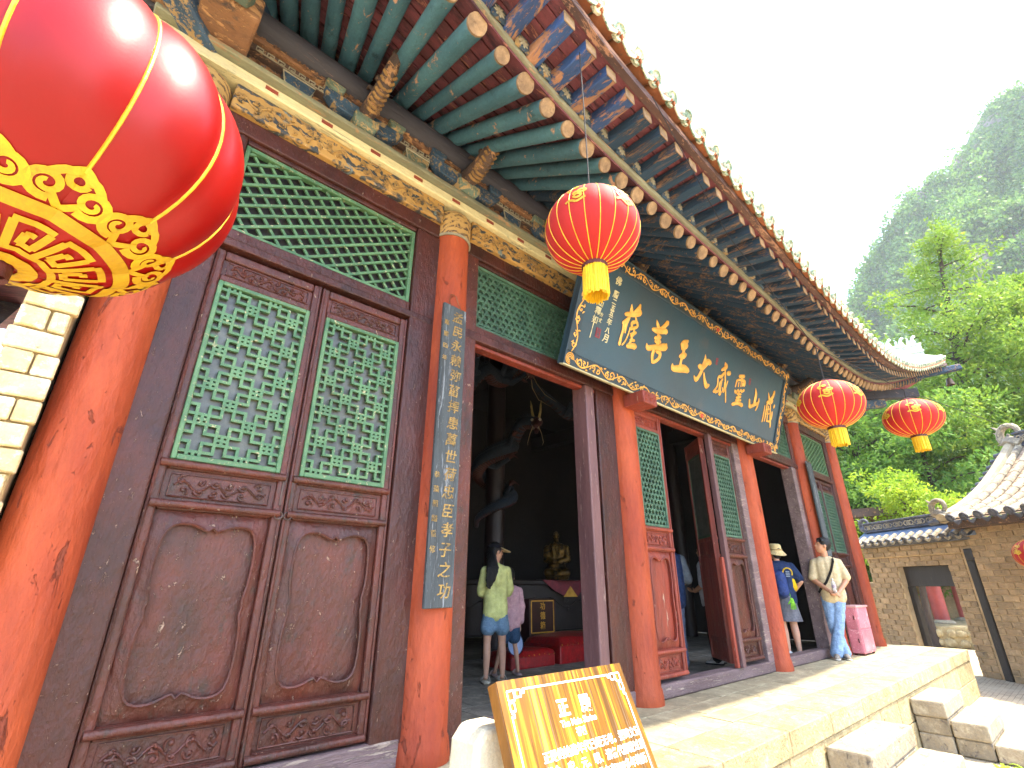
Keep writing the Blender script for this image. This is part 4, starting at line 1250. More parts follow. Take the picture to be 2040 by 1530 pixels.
for cs, ct, sx, sy in ((.035, -.035, 1, -1), (.675, -.035, -1, -1), (.035, -.925, 1, 1), (.675, -.925, -1, 1)):
    cf = MB()
    for A in ([(0, 0), (.03, 0), (.03, .03), (0, .03), (0, 0)], [(.036, 0), (.062, 0), (.062, .022), (.036, .022), (.036, 0)], [(0, .036), (.022, .036), (.022, .062), (0, .062), (0, .036)], [(.068, .0), (.068, .012), (.08, .012), (.08, 0)], [(0, .068), (.012, .068), (.012, .08), (0, .08)]):
        for p, q in zip(A, A[1:]):
            cf.bar(SP(cs + sx * p[0], ct + sy * p[1], .0015), SP(cs + sx * q[0], ct + sy * q[1], .0015), .0055, .001, up=SN)
    tag(cf.build('corner_fret', M_white, info), kind='stuff')
M_foot = pm('pale_foot_stone', '#cfc4a8', '#bdb092', 5, .8, .5, 60, bdist=.006)
ft = [(1.24, .50), (1.28, .545), (1.40, .545), (1.40, GZ), (1.16, GZ)]
MB().prism(ft, lambda u, v, d: (u, d, v), 1.545, 1.70).build('stone_foot', M_foot, info, bevel=.02, segs=2)
MB().prism([(3.27 - u, v) for u, v in reversed(ft)], lambda u, v, d: (u, d, v), 1.545, 1.70).build('stone_foot', M_foot, info, bevel=.02, segs=2)

# ------------------------------------------------------------------ lanterns
def fabric(name, col, rough, sheen=.2):
    t = NT(name)
    v = t.coords((1, 1, 1))
    c = t.mix(t.ramp(t.noise(v, 5, 4), .35, .7), lin(col), tuple(x * .86 for x in lin(col)))
    t.l(c, t.b.inputs['Base Color'])
    t.b.inputs['Roughness'].default_value = rough
    t.b.inputs['Sheen Weight'].default_value = sheen
    t.b.inputs['Specular IOR Level'].default_value = .38
    tr = t.n('ShaderNodeBsdfTranslucent')
    t.l(c, tr.inputs[0])
    mx = t.n('ShaderNodeMixShader'); mx.inputs[0].default_value = .22
    t.l(t.b.outputs[0], mx.inputs[1]); t.l(tr.outputs[0], mx.inputs[2])
    t.l(mx.outputs[0], t.out.inputs[0])
    t.bump(t.noise(v, 180, 2), .08, .002)
    return t.m
M_lan = fabric('lantern_red_cloth', '#b4221c', .7, .05)
M_lan1 = fabric('lantern_red_satin', '#980a06', .36, 0.0)
M_lrib = pm('lantern_gold_rib', '#e8b92c', '#cf9a1a', 20, .4, .2, 60, metal=.2)
M_lem = pm('lantern_yellow_print', '#c8a010', '#b38a0a', 6, .6, .1, 60, dirt='#8a6a18', dirt_t=.66)
M_tas = pm('tassel_yellow', '#f0c818', '#d8a80e', 30, .6, .4, 60, (6, 6, 1))
M_lcap = pm('lantern_cap_dark_red', '#5a1a18', '#3a1210', 9, .5)
def lantern(label, C, a, b, nrib, lobe, rib_r, az0, mat, group='red lanterns', emb='patch', tassel=.42, hang=1.0, open_deg=14, full=False):
    C = Vector(C)
    t = thing('lantern', label, 'lantern', tuple(C - Vector((0, 0, b + .3 * a))), group)
    def surf(rho, phi, off=0.0):
        """rho from the lower pole, phi azimuth (degrees)"""
        r, p = math.radians(rho), math.radians(phi)
        k = abs(math.sin((p - math.radians(az0)) * nrib / 2)) ** .8
        m = 1 + lobe * (k - 1) * math.sin(r) + off / a
        return C + Vector((a * m * math.sin(r) * math.cos(p), a * m * math.sin(r) * math.sin(p), -b * m * math.cos(r)))
    nseg = nrib * 6
    sh = MB()
    sh.grid(lambda u, v: surf(open_deg * .6 + (180 - 1.2 * open_deg) * v, az0 + 360 * u), nseg, 28)
    sh.build('shell', mat, t, smooth='all')
    for k in range(nrib):
        ph = az0 + 360 * k / nrib
        lo = 47 if full else open_deg
        MB().tube([surf(lo + (180 - open_deg - lo) * i / 20, ph, rib_r * .3) for i in range(21)], rib_r, 6).build('rib', M_lrib, t, smooth=True)
    zt_ = math.radians(open_deg)
    for sg, nm in ((-1, 'bottom_collar'), (1, 'top_cap')):
        rr = a * math.sin(zt_) * 1.02
        zc = C.z + sg * b * math.cos(zt_)
        MB().lathe([(rr * .75, -.02 * a), (rr, -.03 * a), (rr * 1.02, .05 * a), (rr * .75, .08 * a), (rr * .3, .08 * a)] if sg > 0 else [(rr * .75, -.06 * a), (rr, -.08 * a), (rr * 1.02, .03 * a), (rr * .7, .05 * a)], 24, (C.x, C.y, zc)).build(nm, M_lcap, t, smooth=True)
    MB().tube([(C.x, C.y, C.z + b * .96), (C.x + .01, C.y + .005, C.z + b + hang * .5), (C.x, C.y, C.z + b + hang)], .004, 5).build('hanging_cord', M_dark, t)
    if tassel:
        rg = random.Random(int(C.x * 10))
        tl = tassel * a * 2
        ts = MB(); rr = a * math.sin(zt_) * .95
        z0 = C.z - b * math.cos(zt_) - .06 * a
        N = 90
        for k in range(N):
            an = 2 * math.pi * k / N + rg.uniform(-.03, .03)
            q = rr * rg.uniform(.86, 1.03); fl = 1 + rg.uniform(-.02, .07)
            ln = tl * rg.uniform(.93, 1.03)
            p = lambda s_, w: (C.x + q * w * math.cos(an), C.y + q * w * math.sin(an), z0 - ln * s_)
            ts.tube([p(0, 1), p(.5, (1 + fl) / 2), p(1, fl)], [.0045 * a / .3, .005 * a / .3, .0045 * a / .3], 4)
        ts.lathe([(rr * .84, 0), (rr * .86, -tl * .93)], 24, (C.x, C.y, z0))
        tag(ts.build('tassel', M_tas, t), kind='stuff')
    def rib_on(bm_, pts, w):
        """flat printed stroke lying on the shell; pts (rho, phi), w in degrees"""
        q = pts
        P = [surf(r, f, .0025) for r, f in q]
        vs = []; n = len(P)
        for i in range(n):
            d = (P[min(i + 1, n - 1)] - P[max(i - 1, 0)]).normalized()
            nm = (P[i] - C); nm = Vector((nm.x / a ** 2, nm.y / a ** 2, nm.z / b ** 2)).normalized()
            sd = d.cross(nm).normalized() * (math.radians(w if not isinstance(w, list) else w[i]) * a / 2)
            vs += [P[i] - sd, P[i] + sd]
        bm_.add(vs, [(2 * i, 2 * i + 1, 2 * i + 3, 2 * i + 2) for i in range(n - 1)])
    loc = lambda r0, p0, x, y: (r0 + y, p0 + x / math.sin(math.radians(max(4, r0 + y))))
    if full:
        e = MB()
        rib_on(e, [(7.2, 6 * k) for k in range(61)], 4.6)
        rib_on(e, [(30.6, 4 * k) for k in range(91)], 4.6)
        e.build('emblem_ring', M_lem, t)
        for k in range(12):
            p0 = az0 + 30 * k
            f_ = MB()
            w = 2.1
            def seg(A):
                out = []
                for (r0, q0), (r1, q1) in zip(A, A[1:]):
                    out += [(r0 + (r1 - r0) * i / 4, p0 + q0 + (q1 - q0) * i / 4) for i in range(4)]
                return out + [(A[-1][0], p0 + A[-1][1])]
            for A in ([(25.2, -14), (25.2, 9)], [(24.2, 8), (15.5, 8)], [(15.5, 9.5), (15.5, -4)], [(15.5, -3), (20.5, -3)], [(20.5, -4.2), (20.5, 3)], [(24.5, -13), (12.6, -13)], [(12.6, -14.5), (12.6, 15.5)]):
                rib_on(f_, seg(A), w)
            f_.build('emblem_fret', M_lem, t)
            c_ = MB()
            for sg in (-1, 1):
                sp = []; ws = []
                for i in range(26):
                    an = math.pi * (.5 + sg * .5) + sg * (i / 25 * 9.6) + sg * 1.2
                    R = 4.7 * (1 - i / 30)
                    sp.append(loc(39.6, p0 + sg * 5.4 / math.sin(math.radians(39.6)), R * math.cos(an), R * math.sin(an)))
                    ws.append(2.7 * (1 - i / 45))
                rib_on(c_, sp, ws)
                rib_on(c_, [loc(33.0, p0, sg * 1.5 * q, 1.8 * q) for q in (0, 1, 2, 3)], 2.2)
            rib_on(c_, [loc(44.0, p0, 2.3 * math.cos(q * .5236), 2.3 * math.sin(q * .5236)) for q in range(13)], 1.9)
            rib_on(c_, [loc(46.0, p0, -6.4 + 1.28 * q, 1.3 * math.sin(q * math.pi / 10) - 3.2 * abs(q - 5) / 5 + .8 * abs(math.sin(q * .94))) for q in range(11)], 2.4)
            c_.build('emblem_cloud', M_lem, t)
    elif emb == 'patch':
        for k, p0 in enumerate((az0 + 20, az0 + 80, az0 + 140, az0 + 200, az0 + 260, az0 + 320)):
            rg = random.Random(17 + k)
            e = MB()
            for q in range(9):
                r0, x0 = 108 + rg.uniform(-13, 15), rg.uniform(-9, 9)
                R = rg.uniform(3, 6.5); ph = rg.uniform(0, 6.3); dr = rg.choice((1, -1))
                rib_on(e, [loc(r0, p0 + x0, R * (1 - i / 20) * math.cos(ph + dr * i * .42), R * (1 - i / 20) * math.sin(ph + dr * i * .42)) for i in range(14)], rg.uniform(2.0, 3.4))
            rib_on(e, [loc(92, p0, -12 + 3 * i, 2.5 * math.sin(i)) for i in range(9)], 3.2)
            e.build('emblem', M_lem, t)
lantern('large red satin lantern close to the brick wall, yellow fret and cloud print underneath', (-.191, 1.108, 1.80), .32, .298, 12, .05, .0032, -69, M_lan1, full=True, emb=None, tassel=None, hang=2.6, open_deg=4)
lantern('round red lantern with a long yellow tassel hanging before the name board', (1.71, 1.272, 2.74), .25, .228, 20, .012, .0024, -60, M_lan, hang=1.2, open_deg=15, tassel=.34)
lantern('red lantern with gold prints hung before the end columns', (3.86, .91, 2.20), .21, .172, 20, .012, .002, -70, M_lan, hang=.28, open_deg=15, tassel=.28)
lantern('squat red lantern hanging clear of the eave against the green tree', (5.06, .638, 2.306), .21, .155, 20, .012, .002, -66, M_lan, hang=.10, open_deg=15, tassel=.27)
MB().tube([(2.4, 1.17, 4.28), (3.0, 1.06, 3.3), (3.86, .91, 2.65), (5.06, .638, 2.56), (8.6, .1, 2.8), (13.4, -.6, 3.3)], .003, 5).build('hanging_wire', M_dark, hall)
# ------------------------------------------------------------------ people
def skin_material(name, c):
    t = NT(name)
    v = t.coords()
    col = t.mix(t.ramp(t.noise(v, 14, 4), .35, .7), lin(c), tuple(x * .85 for x in lin(c)))
    t.l(col, t.b.inputs['Base Color'])
    t.b.inputs['Roughness'].default_value = .5
    t.b.inputs['Subsurface Weight'].default_value = .08
    t.b.inputs['Subsurface Radius'].default_value = (.01, .004, .002)
    return t.m
M_skin = skin_material('skin', '#c08a68')
M_skin2 = skin_material('skin_fair', '#cf9d80')
M_hair = pm('black_hair', '#15120f', '#0b0908', 30, .35, .5, 60, (8, 8, 1), spec=.4)
M_eye = pm('eye_dark', '#1a1412', '#120e0c', 9, .2, 0)
def cloth(name, c, c2=None, scale=30, rough=.85, bump=.35):
    return pm(name, c, c2, scale, rough, bump, 90, spec=.2, var=0)

class Fig:
    """one figure: local x to its right, y forward, z up; collects overlapping rounded limbs that are fused into one skin"""
    def __init__(s, label, pos, heading, H, kind_group=None, skin=None):
        s.H = H
        f = Vector((math.cos(heading), math.sin(heading), 0)); r = Vector((f.y, -f.x, 0))
        s.M = Matrix(((r.x, f.x, 0, pos[0]), (r.y, f.y, 0, pos[1]), (0, 0, 1, pos[2]), (0, 0, 0, 1)))
        s.t = thing('person', label, 'person', pos, kind_group)
        s.skin = skin or M_skin
        s.body = None
    def cap(s, b, p, q, r1, r2, sq=1.0, up=None, n=12):
        p, q = Vector(p), Vector(q); d = q - p; L = d.length; d = d / max(L, 1e-6)
        P = []; R = []
        for a in (-80, -50, -20):
            t = math.radians(a); P.append(p + d * (r1 * math.sin(t))); R.append(r1 * math.cos(t))
        for k in (0, .33, .66, 1):
            P.append(p + d * (L * k)); R.append(r1 + (r2 - r1) * k)
        for a in (20, 50, 80):
            t = math.radians(a); P.append(q + d * (r2 * math.sin(t))); R.append(r2 * math.cos(t))
        b.tube(P, R, n, sq=sq, up=up)
    def chain(s, b, pts, rad, sq=1.0, up=None):
        for i in range(len(pts) - 1):
            s.cap(b, pts[i], pts[i + 1], rad[i], rad[i + 1], sq, up)
    def hand(s, b, w, d, nrm, side=1, curl=.5):
        w, d, nrm = Vector(w), Vector(d).normalized(), Vector(nrm).normalized()
        sd = d.cross(nrm).normalized() * side; k = s.H / 1.7
        s.cap(b, w, w + d * .07 * k, .026 * k, .034 * k, .55, nrm)
        for i, L in enumerate((.068, .078, .072, .056)):
            o = w + d * .085 * k + sd * ((i - 1.5) * .019 * k)
            m = o + (d * math.cos(curl * .6) + nrm * math.sin(curl * .6)) * L * .5 * k
            e = m + (d * math.cos(curl * 1.5) + nrm * math.sin(curl * 1.5)) * L * .5 * k
            s.cap(b, o - d * .01, m, .0098 * k, .0092 * k, n=8); s.cap(b, m, e, .0092 * k, .0078 * k, n=8)
        o = w + d * .025 * k - sd * .03 * k
        m = o + (d * .6 - sd * .7 + nrm * .35).normalized() * .035 * k
        s.cap(b, o, m, .0125 * k, .011 * k, n=8); s.cap(b, m, m + (d * .9 - sd * .15 + nrm * .4).normalized() * .03 * k, .011 * k, .009 * k, n=8)
    def head(s, b, c, yaw, pitch=0.0, rs=1.0):
        """skull, jaw, nose, ears, brow; returns its frame"""
        k = s.H / 1.7 * rs
        Mh = Matrix.Translation(Vector(c)) @ Matrix.Rotation(-yaw, 4, 'Z') @ Matrix.Rotation(pitch, 4, 'X')
        R = Mh.to_3x3()
        T_ = lambda x, y, z: Mh @ Vector((x * k, y * k, z * k))
        b.ellip(T_(0, -.012, .02), (.074 * k, .092 * k, .098 * k), 20, 14, R)
        b.ellip(T_(0, .020, -.035), (.058 * k, .072 * k, .082 * k), 18, 12, R)
        b.ellip(T_(0, .050, -.090), (.030 * k, .032 * k, .026 * k), 12, 8, R)
        s.cap(b, T_(0, .082, .012), T_(0, .103, -.022), .010 * k, .0145 * k)
        b.ellip(T_(0, .088, .030), (.050 * k, .012 * k, .010 * k), 12, 6, R)
        b.ellip(T_(0, .090, -.056), (.024 * k, .010 * k, .006 * k), 10, 6, R)
        b.ellip(T_(0, .088, -.068), (.020 * k, .010 * k, .007 * k), 10, 6, R)
        for sx in (-1, 1):
            b.ellip(T_(sx * .077, -.008, -.008), (.010 * k, .020 * k, .031 * k), 8, 8, R)
        s.hf = (T_, R, k)
        return T_
    def fuse(s, name, b, mat, voxel=.009, sm=4, parent=None, disp=0.0, dscale=.09):
        b.v = [tuple(s.M @ Vector(p)) for p in b.v]
        o = b.build(name, mat, parent or s.t, smooth='all')
        m = o.modifiers.new('fuse', 'REMESH'); m.mode = 'VOXEL'; m.voxel_size = voxel; m.use_smooth_shade = True
        g = o.modifiers.new('smooth', 'SMOOTH'); g.iterations = sm; g.factor = .5
        if disp:
            tx = bpy.data.textures.get('folds%d' % int(dscale * 1000)) or bpy.data.textures.new('folds%d' % int(dscale * 1000), 'CLOUDS')
            tx.noise_scale = dscale; tx.noise_depth = 2
            d = o.modifiers.new('folds', 'DISPLACE'); d.texture = tx; d.strength = disp; d.mid_level = .5; d.texture_coords = 'GLOBAL'
        return o
    def plain(s, name, b, mat, parent=None, smooth=True, **kw):
        b.v = [tuple(s.M @ Vector(p)) for p in b.v]
        return b.build(name, mat, parent or s.t, smooth=smooth, **kw)
    def eyes(s):
        T_, R, k = s.hf
        for sx in (-1, 1):
            b = MB().ellip(T_(sx * .031, .079, .012), (.013 * k, .009 * k, .006 * k), 8, 6, R)
            s.plain('eye', b, M_eye, s.body)
            s.plain('eyebrow', MB().tube([T_(sx * .014, .094, .032), T_(sx * .032, .092, .039), T_(sx * .050, .080, .034)], .0045 * k, 5), M_hair, s.body)
    def hair_cap(s, mat=M_hair, low=-.02, extra=None):
        T_, R, k = s.hf
        b = MB()
        b.ellip(T_(0, -.026, .040), (.086 * k, .102 * k, .102 * k), 20, 14, R)
        b.ellip(T_(0, .022, .088), (.072 * k, .062 * k, .036 * k), 16, 10, R)
        b.ellip(T_(0, -.055, -.02 + low), (.070 * k, .052 * k, .062 * k), 16, 10, R)
        rg = random.Random(3)
        for q in range(26):
            a = rg.uniform(-.5, 3.6)
            b.ellip(T_(.07 * math.cos(a), .035 + .02 * rg.random() - .07 * abs(math.sin(a)), .085 + .03 * rg.random() - .03 * abs(math.cos(a))), (.022 * k, .022 * k, .016 * k), 8, 6, R)
        if extra: extra(b, T_, k, R)
        return s.fuse('hair', b, mat, .007, 2, s.body, .008, .02)
    def shoe(s, an, toe, mat, sole):
        an, toe = Vector(an), Vector(toe); k = s.H / 1.7
        d = (toe - an); d.z = 0; d.normalize()
        b = MB()
        g = Vector((an.x, an.y, 0))
        s.cap(b, g - d * .035 * k + Vector((0, 0, .045 * k)), g + d * .06 * k + Vector((0, 0, .045 * k)), .042 * k, .042 * k, .95, (0, 0, 1))
        s.cap(b, g + d * .06 * k + Vector((0, 0, .04 * k)), g + d * .145 * k + Vector((0, 0, .030 * k)), .042 * k, .034 * k, .7, (0, 0, 1))
        b.v = [(p[0], p[1], max(p[2], .012)) for p in b.v]
        o = s.fuse('shoe', b, mat, .008, 2)
        sl_ = MB()
        s.cap(sl_, g - d * .045 * k + Vector((0, 0, .011)), g + d * .15 * k + Vector((0, 0, .011)), .044 * k, .040 * k, .30, (0, 0, 1))
        s.plain('sole', sl_, sole, o)

def legs(f, b, hips, knees, ankles, r=(.078, .052, .054, .034), ext=True):
    k = f.H / 1.7
    for h, kn, an in zip(hips, knees, ankles):
        h, kn, an = Vector(h), Vector(kn), Vector(an)
        f.cap(b, h, kn, r[0] * k, r[1] * k)
        mid = kn.lerp(an, .32) + Vector((0, -.012, 0))
        f.cap(b, kn, mid, r[1] * k, r[2] * k); f.cap(b, mid, an, r[2] * k, r[3] * k)
        f.cap(b, an, an + Vector((0, .06, -an.z + .035)), r[3] * k, .026 * k)
def torso(f, b, hipz, shz, w, dp, lean=(0, 0), belly=1.0):
    """trunk from hips to shoulders; lean moves the shoulders"""
    n = 7
    up = (0, 1, 0)
    prof = [(0, 1.0), (.22, .93 * belly), (.45, .90 * belly), (.7, 1.02), (.88, 1.0)]
    for (t0, k0), (t1, k1) in zip(prof, prof[1:]):
        p = Vector((lean[0] * t0, lean[1] * t0, hipz + (shz - hipz) * t0)); q = Vector((lean[0] * t1, lean[1] * t1, hipz + (shz - hipz) * t1))
        for sx in (-1, 1):
            f.cap(b, p + Vector((sx * w * .48 * k0, 0, 0)), q + Vector((sx * w * .48 * k1, 0, 0)), dp * k0, dp * k1)
        f.cap(b, p, q, dp * k0 * 1.05, dp * k1 * 1.05)
    s = Vector((lean[0], lean[1], shz))
    f.cap(b, s + Vector((-w * .95, 0, -.045)), s + Vector((w * .95, 0, -.045)), dp * .58, dp * .58)
    f.cap(b, s + Vector((-w * .5, 0, -.02)), s + Vector((w * .5, 0, -.02)), dp * .6, dp * .6)

# --- woman in the doorway, her back to the courtyard
def woman():
    H = 1.5
    f = Fig('person in pale yellow shirt, denim shorts and sun visor standing inside the open doorway', (4.06, 4.78, 0), math.radians(62), H, skin=M_skin2)
    b = MB(); k = H / 1.7
    hips = [(-.075, 0, .72), (.075, 0, .72)]; knees = [(-.09, .01, .40), (.085, .012, .40)]; ank = [(-.10, -.02, .07), (.09, -.01, .07)]
    legs(f, b, hips, knees, ank, (.078, .050, .050, .031))
    torso(f, b, .74, 1.20, .098, .070, (0, -.005))
    f.cap(b, (0, 0, 1.20), (0, .008, 1.30), .045, .042)
    f.chain(b, [(-.125, 0, 1.16), (-.165, .03, .96), (-.12, .17, .88)], [.043, .037, .025])
    f.hand(b, (-.11, .19, .87), (.5, .8, 0), (.3, -.2, .9), 1, .8)
    f.chain(b, [(.125, 0, 1.16), (.175, .02, .95), (.14, .15, .86)], [.043, .037, .025])
    f.hand(b, (.13, .17, .855), (-.4, .8, -.1), (0, -.2, .9), -1, .8)
    f.head(b, (0, .015, 1.385), math.radians(72), math.radians(-6))
    f.body = f.fuse('body', b, f.skin, .0085, 4)
    f.eyes()
    sh = MB()
    torso(f, sh, .70, 1.205, .114, .094, (0, -.005), 1.04)
    f.cap(sh, (0, -.03, 1.19), (0, -.055, 1.11), .07, .08); f.cap(sh, (0, -.065, 1.10), (0, -.085, 1.03), .065, .04)
    for sx in (-1, 1):
        f.chain(sh, [(sx * .13, 0, 1.165), (sx * .17, .02, .97), (sx * .165, .05, .925)], [.056, .056, .052])
    f.fuse('shirt', sh, cloth('pale_yellow_cotton', '#dde096', '#ced284'), .010, 9, disp=.014, dscale=.12)
    pt = MB()
    for sx in (-1, 1):
        f.chain(pt, [(sx * .062, 0, .76), (sx * .08, 0, .575)], [.078, .084])
        f.cap(pt, (sx * .08, 0, .60), (sx * .081, 0, .555), .086, .092)
    f.cap(pt, (-.05, 0, .74), (.05, 0, .74), .078, .078)
    f.fuse('shorts', pt, cloth('light_denim', '#7f9bb0', '#6685a0', 60), .010, 2, disp=.012, dscale=.05)
    T_, R, kk = f.hf
    hb = MB()
    hb.ellip(T_(0, -.022, .030), (.086 * kk, .100 * kk, .100 * kk), 20, 14, R)
    rg = random.Random(5)
    for q in range(22):
        x0 = -.075 + .15 * q / 21
        p0 = T_(x0, -.08, -.01)
        hb.tube([T_(x0 * .9, -.07, .05), p0, Vector((-.07 + x0 * .8 + rg.uniform(-.015, .015), -.125, 1.19)), Vector((-.10 + x0 * .55 + rg.uniform(-.02, .02), -.150, 1.06)), Vector((-.11 + x0 * .35 + rg.uniform(-.01, .01), -.145, .99 + rg.uniform(-.03, .03)))], [.018, .02, .019, .015, .006], 6)
    f.fuse('hair', hb, M_hair, .008, 2, f.body, .012, .03)
    vz = MB()                                           # sun visor: band and brim
    ring = [T_(.088 * math.cos(a), -.015 + .104 * math.sin(a), .055) for a in np.linspace(0, 2 * math.pi, 25)]
    vz.tube(ring, .012 * kk, 6, caps=False, sq=1.8)
    f.plain('visor_band', vz, cloth('visor_black', '#1c1b22', '#131218'), f.body)
    br = MB(); N = 16
    for ring_, dz in ((1.0, 0), (2.3, -.022), (2.26, -.030), (1.0, -.010)):
        for i in range(N + 1):
            a = math.radians(8 + 164 * i / N)
            s_ = ring_ if ring_ == 1.0 else 1 + (ring_ - 1) * math.sin(math.radians(180 * i / N)) ** .6
            br.v.append(tuple(T_(.09 * math.cos(a) * (1 + (s_ - 1) * .42), -.015 + .106 * math.sin(a) * s_, .055 + dz * (s_ - 1) / 1.3 * 1.4 - (.01 if dz == -.010 else 0))))
    W = N + 1
    for r in range(3):
        for i in range(N):
            br.f.append((r * W + i, r * W + i + 1, (r + 1) * W + i + 1, (r + 1) * W + i))
    f.plain('visor_brim', br, cloth('visor_straw', '#ead49a', '#d8c088'), f.body)
    sand, sole_ = cloth('sandal_strap', '#b9b3a8', '#9d978c'), cloth('sandal_sole', '#cfc4ac', '#b8ac92')
    for an in ank:
        g = Vector((an[0], an[1], 0))
        so = MB(); f.cap(so, g + Vector((0, -.055, .022)), g + Vector((0, .13, .02)), .042, .040, .5, (0, 0, 1))
        o = f.plain('sandal', so, sole_)
        for y, z in ((-.01, .085), (.075, .055)):
            stp = MB().tube([g + Vector((.046 * math.cos(a), y, .025 + (z - .02) * math.sin(a))) for a in np.linspace(0, math.pi, 9)], .010, 6, sq=.5)
            f.plain('strap', stp, sand, o)
woman()

# --- child half hidden beyond her, one leg and a pink sleeve showing
def child():
    H = 1.22
    f = Fig('small person in pink sleeves and blue shorts, half hidden beyond the person in yellow', (4.475, 5.01, 0), math.radians(70), H, skin=M_skin2)
    b = MB()
    hips = [(-.06, 0, .56), (.06, 0, .56)]; knees = [(-.10, .02, .32), (.09, .01, .32)]; ank = [(-.17, .0, .06), (.12, -.01, .06)]
    legs(f, b, hips, knees, ank, (.066, .044, .042, .028))
    torso(f, b, .58, .96, .098, .07)
    f.cap(b, (0, 0, .96), (0, .01, 1.04), .038, .036)
    f.chain(b, [(-.13, 0, .93), (-.15, .04, .78), (-.08, .12, .72)], [.034, .03, .02])
    f.hand(b, (-.07, .13, .72), (.6, .6, 0), (0, 0, 1), 1, .8)
    f.chain(b, [(.13, 0, .93), (.155, -.01, .74), (.15, .0, .56)], [.034, .03, .021])
    f.hand(b, (.15, .0, .545), (0, .05, -1), (-1, 0, 0), -1, 1.1)
    f.head(b, (0, .012, 1.10), math.radians(10), 0, 1.22)
    f.body = f.fuse('body', b, f.skin, .0085, 4)
    f.eyes(); f.hair_cap()
    sh = MB(); torso(f, sh, .56, .965, .118, .092, (0, 0), 1.05)
    f.chain(sh, [(.135, 0, .935), (.162, -.01, .75), (.158, 0, .60)], [.056, .054, .046])
    f.chain(sh, [(-.135, 0, .935), (-.158, .035, .79)], [.056, .052])
    f.fuse('top', sh, cloth('pink_cotton', '#d7aeb4', '#c69aa2'), .010, 3, disp=.016, dscale=.06)
    pt = MB()
    for sx in (-1, 1):
        f.chain(pt, [(sx * .055, 0, .60), (sx * .072, .005, .42)], [.085, .082])
    f.fuse('shorts', pt, cloth('navy_shorts', '#3b5a78', '#2c4662', 60), .010, 2, disp=.010, dscale=.05)
    for an in ank:
        g = Vector((an[0], an[1], 0)); so = MB()
        f.cap(so, g + Vector((0, -.04, .02)), g + Vector((0, .11, .018)), .036, .034, .5, (0, 0, 1))
        o = f.plain('sandal', so, cloth('clear_sandal', '#b99f98', '#a08880'))
        f.plain('strap', MB().tube([g + Vector((.04 * math.cos(a), .06, .02 + .045 * math.sin(a))) for a in np.linspace(0, math.pi, 9)], .008, 6), cloth('clear_sandal', '#b99f98'), o)
    hp = f.M @ Vector((.15, .02, .46))
    d = Vector((-.74, .67, 0)); n_ = Vector((-.67, -.74, 0))
    t = thing('hand_fan', 'round pale blue fan with dark rim held low by the small person', 'fan', tuple(hp - Vector((0, 0, .2))))
    c = hp + d * .045 - Vector((.03, .03, 0)) + Vector((0, 0, -.12))
    u, v = d, Vector((0, 0, 1))
    pr = [(.105 * math.cos(a) * .9, .125 * math.sin(a)) for a in np.linspace(0, 2 * math.pi, 33)[:-1]]
    MB().prism(pr, lambda a, b_, q: c + u * a + v * b_ + n_ * q, -.002, .002).build('fan_leaf', cloth('fan_pale_blue', '#a9bde0', '#9db2d8', 10, .6, .05), t)
    MB().tube([c + u * a + v * b_ for a, b_ in pr + pr[:1]], .006, 6, caps=False).build('fan_rim', cloth('fan_navy', '#23304c', '#1a243a'), t, smooth=True)
    MB().tube([c + (hp - c) * .72, hp + Vector((0, 0, .05))], .007, 6).build('fan_handle', cloth('fan_handle', '#8a4c3c', '#6f3a2c'), t, smooth=True)
child()

